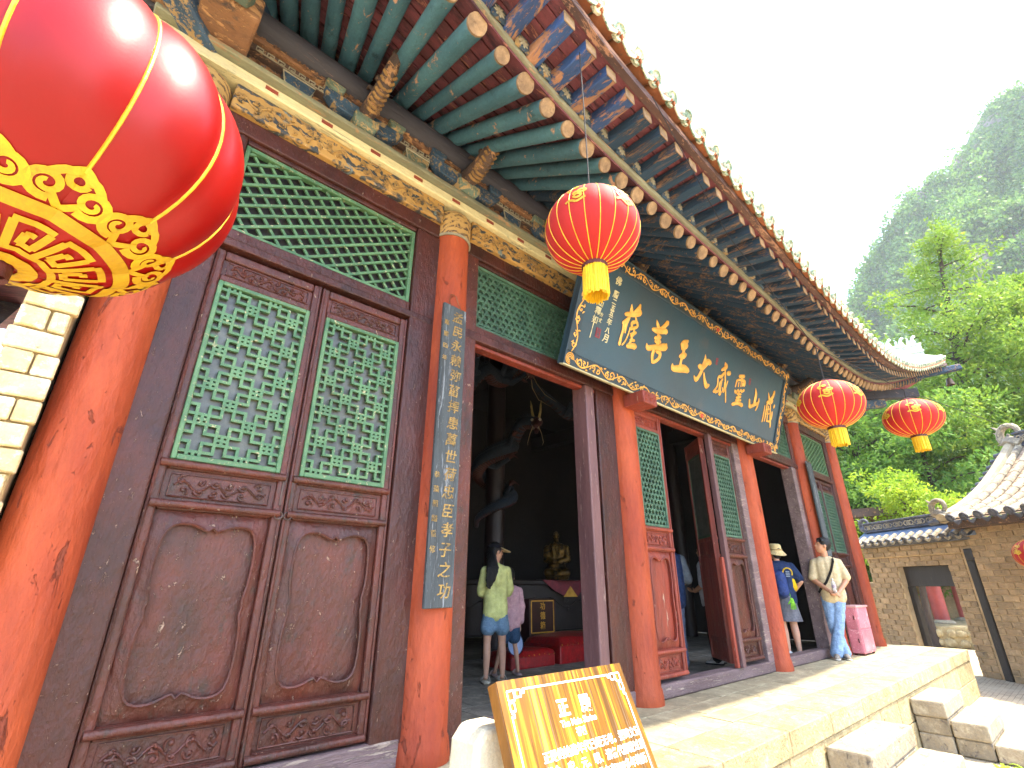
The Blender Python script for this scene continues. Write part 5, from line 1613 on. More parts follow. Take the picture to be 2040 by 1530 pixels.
# --- man leaning by the end doors
def leaning_man():
    H = 1.75
    f = Fig('person in beige T-shirt and pale jeans leaning with legs crossed, looking up along the hall', (9.42, 2.84, 0), math.radians(203), H)
    b = MB()
    hips = [(-.085, -.03, .90), (.085, -.03, .90)]
    knees = [(.02, .06, .49), (.10, .02, .49)]
    ank = [(.14, .10, .075), (.02, .02, .075)]
    legs(f, b, hips, knees, ank)
    torso(f, b, .92, 1.43, .130, .088, (.0, -.05))
    f.cap(b, (0, -.045, 1.43), (0, -.03, 1.54), .054, .052)
    f.chain(b, [(.165, -.05, 1.37), (.225, -.01, 1.11), (.06, .19, .95)], [.050, .042, .028])
    f.hand(b, (.05, .195, .945), (-.85, .3, -.25), (0, -.6, -.8), -1, .9)
    f.chain(b, [(-.165, -.05, 1.37), (-.215, .0, 1.10), (-.06, .19, .93)], [.050, .042, .028])
    f.hand(b, (-.05, .20, .925), (.8, .3, -.3), (0, -.5, .8), 1, .9)
    f.head(b, (0, -.015, 1.635), math.radians(72), math.radians(12))
    f.body = f.fuse('body', b, f.skin, .0085, 4)
    f.eyes()
    f.hair_cap(low=.01)
    sh = MB()
    torso(f, sh, .86, 1.435, .145, .108, (0, -.05), 1.06)
    for sx in (-1, 1):
        f.chain(sh, [(sx * .165, -.05, 1.375), (sx * .225, -.02, 1.16)], [.068, .072])
    f.fuse('t_shirt', sh, cloth('beige_cotton', '#cdbb95', '#bda981'), .010, 9, disp=.014, dscale=.12)
    pt = MB()
    for h, kn, an, r in zip(hips, knees, ank, (0, 1)):
        f.chain(pt, [Vector(h) + Vector((0, 0, .03)), kn, Vector(an) + Vector((0, -.005, .01))], [.098, .076, .084])
    f.cap(pt, (-.06, -.03, .91), (.06, -.03, .91), .104, .104)
    f.fuse('jeans', pt, cloth('pale_denim', '#90aac6', '#748fb0', 50), .010, 2, disp=.022, dscale=.07)
    for an, toe in ((ank[0], (.16, .24, 0)), (ank[1], (.0, .18, 0))):
        f.shoe(an, toe, cloth('canvas_shoe', '#9a8f80', '#7d7264'), cloth('shoe_sole', '#cfc6b4', '#b5ab98'))
    st = MB().tube([(-.10, -.05, 1.475), (-.09, .085, 1.395), (-.03, .105, 1.25), (.07, .12, 1.08), (.17, .07, .97), (.19, -.02, .93)], .018, 6, sq=.35, up=(0, 1, 0))
    f.plain('bag_strap', st, cloth('strap_black', '#26221f', '#1a1715'))
    p = f.M @ Vector((-.005, .245, .93))
    t = thing('water_bottle', 'clear plastic water bottle held in both hands of the leaning person', 'bottle', tuple(p))
    gl = NT('clear_plastic'); gl.b.inputs['Base Color'].default_value = (.9, .93, .95, 1); gl.b.inputs['Roughness'].default_value = .12; gl.b.inputs['Transmission Weight'].default_value = .75; gl.b.inputs['IOR'].default_value = 1.3
    MB().lathe([(0, 0), (.027, 0), (.030, .008), (.030, .05), (.028, .06), (.030, .07), (.030, .125), (.024, .15), (.013, .17), (.013, .185)], 18, tuple(p)).build('bottle_body', gl.m, t, smooth=True)
    MB().lathe([(0, .205), (.014, .205), (.015, .185), (.0, .185)], 14, tuple(p)).build('bottle_cap', cloth('cap_white', '#e4e2da'), t, smooth=True)
    MB().lathe([(.0305, .066), (.0305, .112)], 18, tuple(p)).build('bottle_label', cloth('bottle_label', '#c5b9c0', '#a893a0'), t, smooth=True)
leaning_man()

# --- visitor in bucket hat with a backpack, stepping over the sill
def hat_person():
    H = 1.66
    f = Fig('person in bucket hat, navy T-shirt and grey skirt stepping in past a red column', (9.16, 3.50, 0), math.radians(38), H, skin=M_skin2)
    b = MB()
    hips = [(-.08, 0, .84), (.08, 0, .84)]; knees = [(-.085, .02, .46), (.085, .03, .46)]; ank = [(-.08, -.03, .07), (.09, .0, .07)]
    legs(f, b, hips, knees, ank, (.09, .058, .060, .036))
    torso(f, b, .87, 1.36, .142, .095)
    f.cap(b, (0, 0, 1.36), (0, .01, 1.46), .05, .048)
    f.chain(b, [(.19, 0, 1.31), (.29, -.06, 1.09), (.20, .05, .94)], [.047, .04, .027])
    f.hand(b, (.19, .06, .94), (-.6, .6, -.3), (-.6, 0, .5), -1, .6)
    f.chain(b, [(-.19, 0, 1.31), (-.25, .06, 1.08), (-.14, .22, 1.02)], [.047, .04, .027])
    f.hand(b, (-.13, .23, 1.02), (.5, .8, .1), (0, 0, 1), 1, .7)
    f.head(b, (0, .015, 1.545), math.radians(-20), math.radians(6))
    f.body = f.fuse('body', b, f.skin, .0085, 4)
    f.eyes(); f.hair_cap()
    sh = MB(); torso(f, sh, .80, 1.365, .165, .120, (0, 0), 1.10)
    for sx in (-1, 1):
        f.chain(sh, [(sx * .195, 0, 1.315), (sx * .275, -.03, 1.13)] if sx > 0 else [(-.195, 0, 1.315), (-.245, .05, 1.12)], [.075, .080])
    f.fuse('t_shirt', sh, cloth('navy_cotton', '#26375a', '#1d2b48'), .010, 8, disp=.018, dscale=.08)
    # round yellow print between the shoulders
    T2 = lambda x, z, d: Vector((x, -.142 - d, z))
    pr = MB()
    pr.tube([T2(.085 + .07 * math.cos(a), 1.22 + .075 * math.sin(a), .004 + .01 * math.sin(a)) for a in np.linspace(-.5, math.pi + .4, 17)], .010, 6)
    f.plain('shirt_print', pr, cloth('print_yellow', '#d8b62c', '#c4a020'))
    p2 = MB()
    for q in range(4):
        p2.box(.055, .115, -.152, -.146, 1.16 + q * .024, 1.174 + q * .024)
    f.plain('shirt_print', p2, cloth('print_grey', '#8f98a4', '#7c8592'))
    sk = MB()
    sk.lathe([(0, .90), (.145, .90), (.17, .84), (.185, .72), (.215, .50), (.205, .50), (.17, .72), (.13, .86), (0, .86)], 40)
    sk.v = [(x * (1 + .05 * math.sin(9 * math.atan2(y, x)) * max(0, (.86 - z) / .36)), y * .82 * (1 + .05 * math.sin(9 * math.atan2(y, x)) * max(0, (.86 - z) / .36)), z) for x, y, z in sk.v]
    f.plain('skirt', sk, cloth('grey_twill', '#6f6f76', '#5d5d64'))
    T_, R, kk = f.hf
    ht = MB()
    prof = [(.0, .150), (.06, .148), (.088, .130), (.098, .07), (.102, .045), (.150, -.012), (.165, -.03), (.158, -.034), (.10, .03), (.09, .07), (.08, .12), (0, .138)]
    n = 28
    for r, z in prof:
        for i in range(n):
            a = 2 * math.pi * i / n
            ht.v.append(tuple(T_(r * math.cos(a), -.012 + r * 1.12 * math.sin(a), z + .012 * math.cos(2 * a) * (r > .12))))
    for q in range(len(prof) - 1):
        for i in range(n):
            ht.f.append((q * n + i, q * n + (i + 1) % n, (q + 1) * n + (i + 1) % n, (q + 1) * n + i))
    f.plain('bucket_hat', ht, cloth('straw_beige', '#d6c08c', '#c2aa74', 60))
    hb_ = MB().tube([T_(.103 * math.cos(a), -.012 + .115 * math.sin(a), .05) for a in np.linspace(0, 2 * math.pi, 25)], .008 * kk, 6, caps=False, sq=1.6)
    f.plain('hat_band', hb_, cloth('hat_band_tan', '#a98f62', '#97804f'))
    for an, toe in ((ank[0], (-.09, .2, 0)), (ank[1], (.10, .2, 0))):
        f.shoe(an, toe, cloth('white_shoe', '#d8d4ca', '#c0bcb0'), cloth('shoe_sole', '#cfc6b4'))
    # backpack on the left shoulder: a thing of its own
    bp = thing('backpack', 'navy backpack with a green glove dangling, worn by the person in the bucket hat', 'backpack', tuple(f.M @ Vector((-.07, -.2, .86))))
    X = lambda b_: setattr(b_, 'v', [tuple(f.M @ Vector(p)) for p in b_.v]) or b_
    q = MB(); f.cap(q, (-.075, -.19, .93), (-.075, -.185, 1.17), .10, .088, 1.25, (1, 0, 0)); f.cap(q, (-.075, -.255, .92), (-.075, -.25, 1.03), .065, .06, 1.4, (1, 0, 0))
    o = X(q).build('pack_body', cloth('navy_nylon', '#2c3f74', '#20305c', 30, .6), bp, smooth=True)
    m = o.modifiers.new('fuse', 'REMESH'); m.mode = 'VOXEL'; m.voxel_size = .012; m.use_smooth_shade = True
    for sx in (-1, 1):
        X(q := MB().tube([(-.075 + sx * .08, -.13, 1.22), (-.09 + sx * .09, -.05, 1.39), (-.09 + sx * .09, .09, 1.34), (-.10 + sx * .09, .12, 1.15)], .018, 6, sq=.4, up=(0, 0, 1))).build('shoulder_strap', cloth('navy_nylon', '#2c3f74'), bp, smooth=True)
    X(q := MB().tube([(.02, -.22, .98), (.03, -.235, .90), (.035, -.24, .83)], .006, 5)).build('key_cord', cloth('cord_green', '#6aa84a', '#4d8a34'), bp, smooth=True)
    g = MB()
    f.cap(g, (.04, -.24, .82), (.045, -.245, .77), .028, .032, .5, (0, 1, 0))
    for i in range(4):
        f.cap(g, (.022 + i * .016, -.245, .76), (.006 + i * .024, -.25, .69 - .008 * (i in (1, 2))), .0095, .0085)
    f.cap(g, (.015, -.245, .80), (-.02, -.25, .76), .011, .009)
    X(g).build('green_glove', cloth('glove_green', '#8fc840', '#5aa02c', 40), bp, smooth=True)
    yb = thing('yellow_pouch', 'bright yellow pouch hooked on the arm of the person in the bucket hat', 'pouch', tuple(f.M @ Vector((.19, -.06, .96))))
    q = MB(); f.cap(q, (.17, -.07, 1.00), (.165, -.075, 1.10), .055, .036, .45, (0, 1, 0))
    X(q).build('pouch_body', cloth('pouch_yellow', '#e6bf1c', '#d0a812'), yb, smooth=True)
hat_person()

# --- two visitors deeper inside
def inside(label, pos, head, H, top, bot, vest=None, shoe_c='#20222a'):
    f = Fig(label, pos, head, H)
    b = MB(); s = H / 1.7
    hips = [(-.085 * s, 0, .88 * s), (.085 * s, 0, .88 * s)]; knees = [(-.10 * s, .01, .48 * s), (.09 * s, .02, .48 * s)]; ank = [(-.11 * s, -.02, .07), (.09 * s, 0, .07)]
    legs(f, b, hips, knees, ank)
    torso(f, b, .90 * s, 1.41 * s, .15 * s, .10 * s)
    f.cap(b, (0, 0, 1.41 * s), (0, .01, 1.5 * s), .052, .05)
    for sx in (-1, 1):
        f.chain(b, [(sx * .20 * s, 0, 1.36 * s), (sx * .27 * s, -.01, 1.10 * s), (sx * .17 * s, .16, 1.0 * s)], [.05, .042, .028])
        f.hand(b, (sx * .16 * s, .17, 1.0 * s), (-sx * .5, .8, 0), (0, 0, 1), -sx, .8)
    f.head(b, (0, .015, 1.59 * s), math.radians(-10), 0)
    f.body = f.fuse('body', b, f.skin, .0085, 4)
    f.eyes(); f.hair_cap()
    sh = MB(); torso(f, sh, .84 * s, 1.415 * s, .172 * s, .122 * s, (0, 0), 1.12)
    for sx in (-1, 1):
        f.chain(sh, [(sx * .205 * s, 0, 1.365 * s), (sx * .268 * s, -.01, 1.12 * s)], [.076, .078])
    f.fuse('shirt', sh, top, .010, 3, disp=.018, dscale=.08)
    if vest:
        v = MB(); torso(f, v, .82 * s, 1.42 * s, .178 * s, .132 * s, (0, 0), 1.12)
        f.fuse('vest', v, vest, .010, 3, disp=.016, dscale=.08)
    pt = MB()
    for h, kn, an in zip(hips, knees, ank):
        f.chain(pt, [h, kn, Vector(an) + Vector((0, 0, .02))], [.108 * s, .082 * s, .078 * s])
    f.cap(pt, (-.07, 0, .90 * s), (.07, 0, .90 * s), .112 * s, .112 * s)
    f.fuse('trousers', pt, bot, .010, 2, disp=.018, dscale=.07)
    for an, dx in zip(ank, (-.02, .02)):
        f.shoe(an, (an[0] + dx, an[1] + .2, 0), cloth('shoe_' + shoe_c, shoe_c), cloth('dark_sole', '#2a2a2c'))
inside('person in navy vest and slate trousers standing inside between the folded doors', (6.52, 3.98, 0), math.radians(50), 1.68, cloth('grey_shirt', '#6b747c', '#59626a'), cloth('slate_trousers', '#5f6f86', '#4d5c72'), cloth('navy_vest', '#2a3e66', '#20304f'))
inside('person in pale shirt and white shoes in the dark behind the folded door', (7.42, 3.86, 0), math.radians(100), 1.60, cloth('pale_shirt', '#c9cdd2', '#b2b8be'), cloth('black_trousers', '#23242a', '#191a1e'), None, '#d8d4cc')

# ------------------------------------------------------------------ inside the hall
M_cush = pm('red_brocade', '#a8161a', '#7d0d12', 14, .32, .5, 26, chip='#c8962e', chip_t=.73, chip_scale=16, coat=.3)
def cushion(label, x0, x1, y0, y1, h, n):
    t = thing('kneeling_bench', label, 'kneeler', ((x0 + x1) / 2, (y0 + y1) / 2, 0), 'red kneeling benches')
    MB().box(x0 + .02, x1 - .02, y0 + .02, y1 - .02, 0, h * .7).build('base', M_cush, t, bevel=.02, segs=2)
    def top(u, v):
        e = (1 - (2 * u - 1) ** 6) * (1 - (2 * v - 1) ** 6)
        return (x0 + (x1 - x0) * u, y0 + (y1 - y0) * v, h * .68 + h * .34 * e ** .4 + .01 * math.sin(u * 9 + v * 4))
    MB().grid(top, 24, 12).build('padded_top', M_cush, t, smooth='all')
    st = MB()
    for i in range(n):
        st.ellip((x0 + (x1 - x0) * (i + .5) / n, y0 + .015, h * .72), (.012, .012, .012), 6, 4)
    tag(st.build('stud', M_gold, t, smooth=True), kind='stuff')
cushion('low red brocade kneeling bench beside the person in yellow', 4.72, 5.58, 5.24, 5.75, .21, 9)
cushion('taller red brocade kneeling bench below the donation box', 5.62, 7.1, 5.22, 6.0, .33, 13)
M_altar = pm('altar_dark_wood', '#241a17', '#17110f', 5, .45, .3, 30)
dbx = thing('donation_box', 'dark red box edged in gold with three gold characters', 'box', (6.36, 6.5, 0))
MB().box(6.06, 6.68, 6.28, 6.7, 0, .80).build('box_body', pm('dark_red_lacquer', '#3c1517', '#2a0f11', 6, .35, .1), dbx, bevel=.01)
fr2 = MB()
for a in (((6.10, .30), (6.62, .30)), ((6.10, .77), (6.62, .77)), ((6.10, .30), (6.10, .77)), ((6.62, .30), (6.62, .77))):
    MB().bar((a[0][0], 6.277, a[0][1]), (a[1][0], 6.277, a[1][1]), .018, .006, up=(0, 1, 0)).build('gold_edge', M_gold, dbx)
for i, ch in enumerate('功德箱'):
    text_mesh(ch, .12, .002, 'gold_character', M_gold, frame((6.36, 6.276, .685 - i * .145), (1, 0, 0), (0, 0, 1), (0, -1, 0)), dbx, bold=.002)
alt = thing('altar_table', 'long dark altar table with a red and yellow cloth before the golden statue', 'altar', (6.3, 7.2, 0))
MB().box(4.4, 8.6, 6.9, 7.7, 1.02, 1.10).build('table_top', M_altar, alt, bevel=.015)
MB().box(4.5, 8.5, 6.95, 7.65, .25, 1.02).build('apron', M_altar, alt, bevel=.01)
for x in (4.5, 6.4, 8.4):
    MB().box(x, x + .1, 6.92, 7.05, 0, 1.02).build('leg', M_altar, alt, bevel=.01)
MB().prism([(7.0, 1.105), (8.3, 1.105), (7.95, .80), (7.55, .84), (7.3, .92)], lambda u, v, d: (u, d, v), 6.885, 6.90).build('cloth', pm('altar_cloth_red', '#7d2430', '#5a1a24', 8, .7, .2), alt)
MB().prism([(7.75, 1.0), (7.95, .81), (7.55, .81)], lambda u, v, d: (u, d, v), 6.876, 6.884).build('cloth_point', M_gold, alt)
tag(scrolls(MB(), 4.6, 8.3, .55, .85, 6.945, 77, .012, 9).build('carving', M_altar, alt, smooth=True), kind='stuff')
# gilded seated figure
M_gilt = pm('gilded_statue', '#7a5a1c', '#4a340e', 5, .32, .5, 30, metal=.6, chip='#1e1608', chip_t=.58, chip_scale=7)
gs = Fig('golden seated statue above the altar in the dark hall', (7.62, 7.1, 1.11), math.radians(222), 1.45)
gs.M = gs.M @ Matrix.Scale(.82, 4)
gs.t.name = 'golden_statue'; gs.t['category'] = 'statue'
b = MB()
torso(gs, b, .32, .78, .17, .13)
for sx in (-1, 1):
    gs.chain(b, [(sx * .23, 0, .72), (sx * .25, .06, .46), (sx * .06, .24, .40)], [.085, .085, .06])
    gs.cap(b, (sx * .10, .02, .22), (sx * .22, .20, .16), .12, .10); gs.cap(b, (sx * .22, .20, .15), (sx * -.05, .28, .13), .09, .07)
gs.cap(b, (-.18, .06, .08), (.18, .06, .08), .11, .11)
gs.cap(b, (0, 0, .78), (0, .02, .92), .06, .058)
gs.head(b, (0, .03, 1.01), 0, -.1, 1.15)
for i in range(9):
    gs.cap(b, (-.13 + .03 * i, .10 + .02 * math.sin(i), .72), (-.05 + .012 * i, .18, .42), .018, .014)
gs.fuse('body', b, M_gilt, .012, 2)
pd = thing('statue_pedestal', 'dark carved pedestal under the golden statue', 'pedestal', (7.62, 7.1, 0))
pd.location = (7.62, 7.1, 1.10)
MB().lathe([(0, 0), (.40, 0), (.42, .012), (.0, .012)], 24, (7.62, 7.1, 1.10)).build('plinth', M_altar, pd, smooth=True)

# dragons twined on the columns and beams
M_dscale = pm('dragon_blue_scale', '#16283a', '#0e1a26', 30, .5, .8, 60, chip='#2f4458', chip_t=.6, chip_scale=60, bdist=.012)
M_dbelly = pm('dragon_red_belly', '#4c1e16', '#36140f', 20, .55, .5, 40)
def dragon(label, path, hd, seed, scale=1.0):
    t = thing('carved_dragon', label, 'dragon', tuple(path[0]), 'painted dragons inside the hall')
    P = [Vector(p) for p in catmull(path, 6)]
    n = len(P)
    R = [scale * (.035 + .085 * math.sin(min(1, i / n * 1.25) * math.pi * .62)) for i in range(n)]
    bd_ = MB().tube(P, R, 12).build('body', M_dscale, t, smooth=True)
    sp = MB(); bl_ = MB()
    for i in range(1, n - 1):
        d = (P[i + 1] - P[i - 1]).normalized(); up = (Vector((0, 0, 1)) - d * d.z).normalized()
        a = P[i] + up * R[i] * .9
        sp.tube([a, a + up * R[i] * .55 - d * R[i] * .4], [R[i] * .30, .003], 5)
        s_ = d.cross(up)
        bl_.tube([P[i] - up * R[i] * .75 + s_ * R[i] * .68, P[i] - up * R[i] * 1.04, P[i] - up * R[i] * .75 - s_ * R[i] * .68], R[i] * .16, 6)
    tag(sp.build('spine', M_dscale, bd_, smooth=True), kind='stuff')
    tag(bl_.build('belly_plate', M_dbelly, bd_, smooth=True), kind='stuff')
    h0 = P[-1]; d = Vector(hd).normalized(); up = (Vector((0, 0, 1)) - d * d.z).normalized(); s_ = d.cross(up)
    k = scale * .16
    L = lambda x, y, z: h0 + d * x * k + s_ * y * k + up * z * k
    hb = MB()
    hb.tube([L(-.4, 0, 0), L(.3, 0, .15), L(.9, 0, .15), L(1.5, 0, .10), L(1.95, 0, .22), L(2.1, 0, .34)], [.6 * k, .72 * k, .55 * k, .36 * k, .34 * k, .12 * k], 10, sq=.8, up=up)
    hb.tube([L(.2, 0, -.35), L(.8, 0, -.62), L(1.5, 0, -.72), L(1.75, 0, -.60)], [.40 * k, .30 * k, .20 * k, .08 * k], 8, sq=.6, up=up)
    head = hb.build('head', M_dbelly, t, smooth=True)
    for sg in (-1, 1):
        MB().tube([L(.1, sg * .3, .6), L(-.3, sg * .45, 1.2), L(-.5, sg * .5, 1.9), L(-.9, sg * .6, 2.3)], [.16 * k, .13 * k, .09 * k, .02 * k], 6).tube([L(-.35, sg * .47, 1.4), L(-.1, sg * .6, 1.9)], [.09 * k, .02 * k], 5).build('horn', pm('dragon_horn', '#b8a468', '#97824a', 9, .6), head, smooth=True)
        MB().ellip(L(.75, sg * .42, .55), (.17 * k,) * 3, 10, 8).build('eye', pm('dragon_eye', '#cfc9b8', '#b4ae9c', 9, .2), head, smooth=True)
        MB().tube([L(1.9, sg * .25, .2), L(2.6, sg * .6, -.5), L(3.8, sg * .8, -1.1), L(5.2, sg * .7, -1.0)], [.05 * k, .04 * k, .03 * k, .01 * k], 5).build('whisker', pm('dragon_whisker', '#b9a27a', '#97825c', 9, .6), head, smooth=True)
        tm = MB()
        for q in range(4):
            tm.tube([L(.9 + .22 * q, sg * .22, -.10), L(.92 + .22 * q, sg * .22, -.34)], [.05 * k, .008 * k], 4)
        tag(tm.build('tooth', pm('dragon_tooth', '#cfc6ae', '#b0a78f', 9, .4), head), kind='stuff')
    for q, fr_ in enumerate((.35, .62, .82)):
        i = int(n * fr_); p = P[i]; sg = 1 if q % 2 else -1
        out = Vector((sg * .8, -.5, -.25)).normalized()
        e = p + out * .26 * scale; w = e + Vector((sg * .10, -.22, .12)) * scale
        lg = MB().tube([p, e, w], [.06 * scale, .05 * scale, .035 * scale], 8)
        lo = lg.build('leg', M_dscale, t, smooth=True)
        for c in range(4):
            a = (c - 1.5) * .5
            m = w + Vector((math.sin(a) * .08, -.07, math.cos(a) * .06)) * scale
            MB().tube([w, m, m + Vector((math.sin(a) * .05, -.05, -.05)) * scale], [.018 * scale, .016 * scale, .003], 5).build('claw', M_dbelly, lo, smooth=True)
def coil(cx, cy, r, z0, z1, turns, ph):
    return [(cx + r * math.cos(ph + 6.283 * turns * t / 14), cy + r * math.sin(ph + 6.283 * turns * t / 14), z0 + (z1 - z0) * t / 14) for t in range(15)]
dragon('blue carved dragon twined down the inner column, head turned left', coil(5.3, 6.3, .30, 1.9, 3.3, 1.6, 2.2) + [(5.55, 5.9, 3.6), (5.75, 5.75, 3.62)], (-.6, -.55, -.5), 1)
dragon('blue carved dragon under the ceiling with open red jaws and long whiskers', [(3.6, 5.3, 3.0), (3.75, 5.1, 3.5), (4.05, 5.1, 3.9), (4.4, 5.3, 3.95), (4.7, 5.4, 4.05), (4.85, 5.3, 4.25)], (.75, -.3, -.45), 2)
dragon('blue carved dragon looping above the right jamb with red belly bands', [(5.2, 5.5, 4.3), (5.6, 5.3, 3.9), (6.1, 5.3, 3.75), (6.5, 5.3, 4.0), (6.6, 5.2, 4.3), (6.35, 5.0, 4.35), (6.25, 4.95, 4.05)], (-.5, -.6, -.7), 3)

# ------------------------------------------------------------------ pink cabinet by the end column
M_pink = pm('faded_pink_paint', '#c87c86', '#b86b76', 4, .55, .3, 30, chip='#dba8a8', chip_t=.62, chip_scale=9)
cb = thing('pink_cabinet', 'faded pink metal cabinet with two doors against the last red column', 'cabinet', (10.35, 2.83, 0))
cx0, cx1, cy0, cy1, ch = 10.05, 10.66, 2.76, 2.945, .70
MB().box(cx0, cx1, cy0, cy1, .03, ch).build('case', M_pink, cb, bevel=.008)
MB().box(cx0 - .02, cx1 + .02, cy0 - .025, cy1 + .02, ch, ch + .03).build('lid', pm('cabinet_lid', '#d6a8a4', '#c89892', 4, .5), cb, bevel=.008)
for z0, z1 in ((.06, .37), (.39, .71)):
    d_ = MB().box(cx0 - .008, cx0, cy0 + .02, cy1 - .02, z0, z1).build('door', M_pink, cb, bevel=.003)
    MB().box(cx0 - .014, cx0 - .007, cy0 + .04, cy0 + .055, (z0 + z1) / 2 - .03, (z0 + z1) / 2 + .03).build('handle', M_lcap, d_)
for z0, z1 in ((.06, .37), (.39, .71)):
    MB().box(cx0 + .02, cx1 - .02, cy0 - .008, cy0, z0, z1).build('door', M_pink, cb, bevel=.003)
for x in (cx0 + .04, cx1 - .04):
    for y in (cy0 + .04, cy1 - .04):
        MB().box(x - .02, x + .02, y - .02, y + .02, 0, .03).build('foot', M_lcap, cb)
# ------------------------------------------------------------------ brick gateway and the house beside it
M_brick = pm('brown_grey_brick', '#ad8f69', '#907a5a', 4, .9, .6, 26, dirt='#b89d78', dirt_t=.58, chip='#6d5b46', chip_t=.66, chip_scale=16, var=.16, bdist=.01)
M_mort = pm('pale_lime_mortar', '#d2b88e', '#bda27a', 8, .95, .5, 40)
M_tile = pm('weathered_grey_tile', '#a2947a', '#857a68', 5, .85, .6, 30, dirt='#c2b391', dirt_t=.55, chip='#5f5a52', chip_t=.64, chip_scale=12, var=.14)
M_dtile = pm('dark_grey_tile', '#5f6066', '#46474e', 5, .8, .6, 30, dirt='#8a8474', dirt_t=.60, var=.12)
M_bglz = pm('slate_blue_tile', '#6f7f92', '#58687c', 5, .6, .5, 30, dirt='#9a9c96', dirt_t=.60, var=.12)
M_blackw = pm('black_door_wood', '#2a2420', '#1c1816', 5, .6, .4, 30, (1, 1, .2), chip='#4a4038', chip_t=.66, chip_scale=14)
W0 = Vector((15.28, 2.15, 0)); WU = Vector((math.cos(math.radians(55)), math.sin(math.radians(55)), 0)); WN = Vector((-WU.y, WU.x, 0))
WR = Matrix(((WU.x, WN.x, 0, W0.x), (WU.y, WN.y, 0, W0.y), (0, 0, 1, 0), (0, 0, 0, 1)))   # u along, d towards the courtyard, z
G = lambda u, d, z: WR @ Vector((u, d, z))
def gbox(b, u0, u1, d0, d1, z0, z1):
    return b.obox(G((u0 + u1) / 2, (d0 + d1) / 2, (z0 + z1) / 2), WU, WN, (0, 0, 1), (u1 - u0) / 2, (d1 - d0) / 2, (z1 - z0) / 2)
def gbricks(parent, u0, u1, z0, z1, d, hole=None, bw=.30, bh=.122, key='g', seed=1):
    rg = random.Random(seed)
    r = 0; z = z0
    while z + bh * .6 < z1:
        u = u0 - (bw / 2 if r % 2 else 0)
        hh = min(bh, z1 - z)
        while u < u1 - .02:
            a, c = max(u, u0), min(u + bw, u1)
            segs = [(a, c)]
            if hole and z + hh * .5 < hole[3] and z + hh * .5 > hole[2]:
                segs = [(a, min(c, hole[0])), (max(a, hole[1]), c)]
            for p, q in segs:
                w = round((q - p - .014) / .02) * .02
                if w > .03:
                    brick(parent, WR @ Matrix.Translation((p + .007, d - .03 + rg.uniform(-.004, .004), z + .007)), w, .05, round(hh - .014, 3), M_brick, key)
            u += bw
        z += bh; r += 1
gate = thing('brick_gateway', 'brown brick gateway with a small tiled roof and dark doorway beyond the terrace', 'gateway', tuple(G(.7, 0, GZ)))
HO = (-.02, 1.34, GZ, 1.50)
wl = MB()
gbox(wl, HO[1], 2.22, -.26, 0, GZ, 2.0); gbox(wl, -.70, HO[0], -.26, 0, GZ, 2.0); gbox(wl, HO[0], HO[1], -.26, 0, 1.50, 2.0)
wl = wl.build('wall', M_mort, gate)
gbricks(wl, -.42, 2.22, GZ, 1.72, .0, HO)
gbricks(wl, -.80, 2.28, 1.73, 1.98, .05, None, .34, .122, 'gt', 5)
gbox(MB(), -.78, 2.26, -.1, .035, 1.72, 2.0).build('cornice_core', M_mort, gate)
gbox(MB(), HO[0] - .08, HO[1] + .06, -.3, .012, 1.50, 1.56).build('lintel_stone', pm('lintel_stone', '#9a7a58', '#846848', 5, .9), gate, bevel=.01)
gbox(MB(), HO[0], HO[1], -.25, -.14, 1.04, 1.50).build('door_head', M_blackw, gate, bevel=.01)
gbox(MB(), HO[0], HO[0] + .07, -.25, -.12, GZ, 1.04).build('door_post', M_blackw, gate, bevel=.01)
gbox(MB(), HO[1] - .12, HO[1] - .0, -.25, -.12, GZ, 1.04).build('door_post', M_blackw, gate, bevel=.01)
gbox(MB(), -.80, 2.30, -.35, .10, 1.985, 2.05).build('eave_course', M_dtile, gate, bevel=.012)
# gateway roof
gr = MB().add([G(-.95, .24, 2.06), G(2.42, .24, 2.06), G(2.42, -.28, 2.42), G(-.95, -.28, 2.42), G(2.42, -.80, 2.06), G(-.95, -.80, 2.06)], [(0, 1, 2, 3), (3, 2, 4, 5), (0, 3, 5), (1, 4, 2), (0, 5, 4, 1)]).build('roof', M_bglz, gate)
def barrel(parent, A, B, up, r, mat, n=7, name='barrel_tile', seg=.2, cap=True):
    """overlapping half-round tiles laid from A (eave) to B"""
    A, B, up = Vector(A), Vector(B), Vector(up)
    d = (B - A); L = d.length; d.normalize(); s = d.cross(up).normalized(); nn = s.cross(d)
    k = max(1, int(round(L / seg))); ln = L / k
    for i in range(k):
        b = MB()
        for j, (t, rr) in enumerate(((0, r), (ln * 1.0 + .01, r * .90))):
            for q in range(n + 1):
                a = math.pi * q / n
                b.v.append(tuple(A + d * (i * ln + t) + s * (rr * math.cos(a)) + nn * (rr * math.sin(a) * 1.05)))
        for q in range(n):
            b.f.append((q, q + 1, n + 1 + q + 1, n + 1 + q))
        b.f.append(tuple(range(n, -1, -1)))
        b.build(name, mat, parent, smooth=True)
    if cap:
        c = MB()
        for rr, t in ((0, -.028), (r * .45, -.028), (r * .55, -.012), (r * .85, -.012), (r * .92, -.024), (r * 1.08, -.02), (r * 1.08, .01)):
            for q in range(12):
                a = 2 * math.pi * q / 12
                c.v.append(tuple(A + nn * r * .35 + d * t + s * (rr * math.cos(a)) + nn * (rr * math.sin(a))))
        for q in range(6):
            for j in range(12):
                c.f.append((q * 12 + j, q * 12 + (j + 1) % 12, q * 12 + 12 + (j + 1) % 12, q * 12 + 12 + j))
        c.build('tile_disc', M_dtile, parent, smooth=True)
sl_ = (G(0, -.28, 2.42) - G(0, .24, 2.06)).normalized()
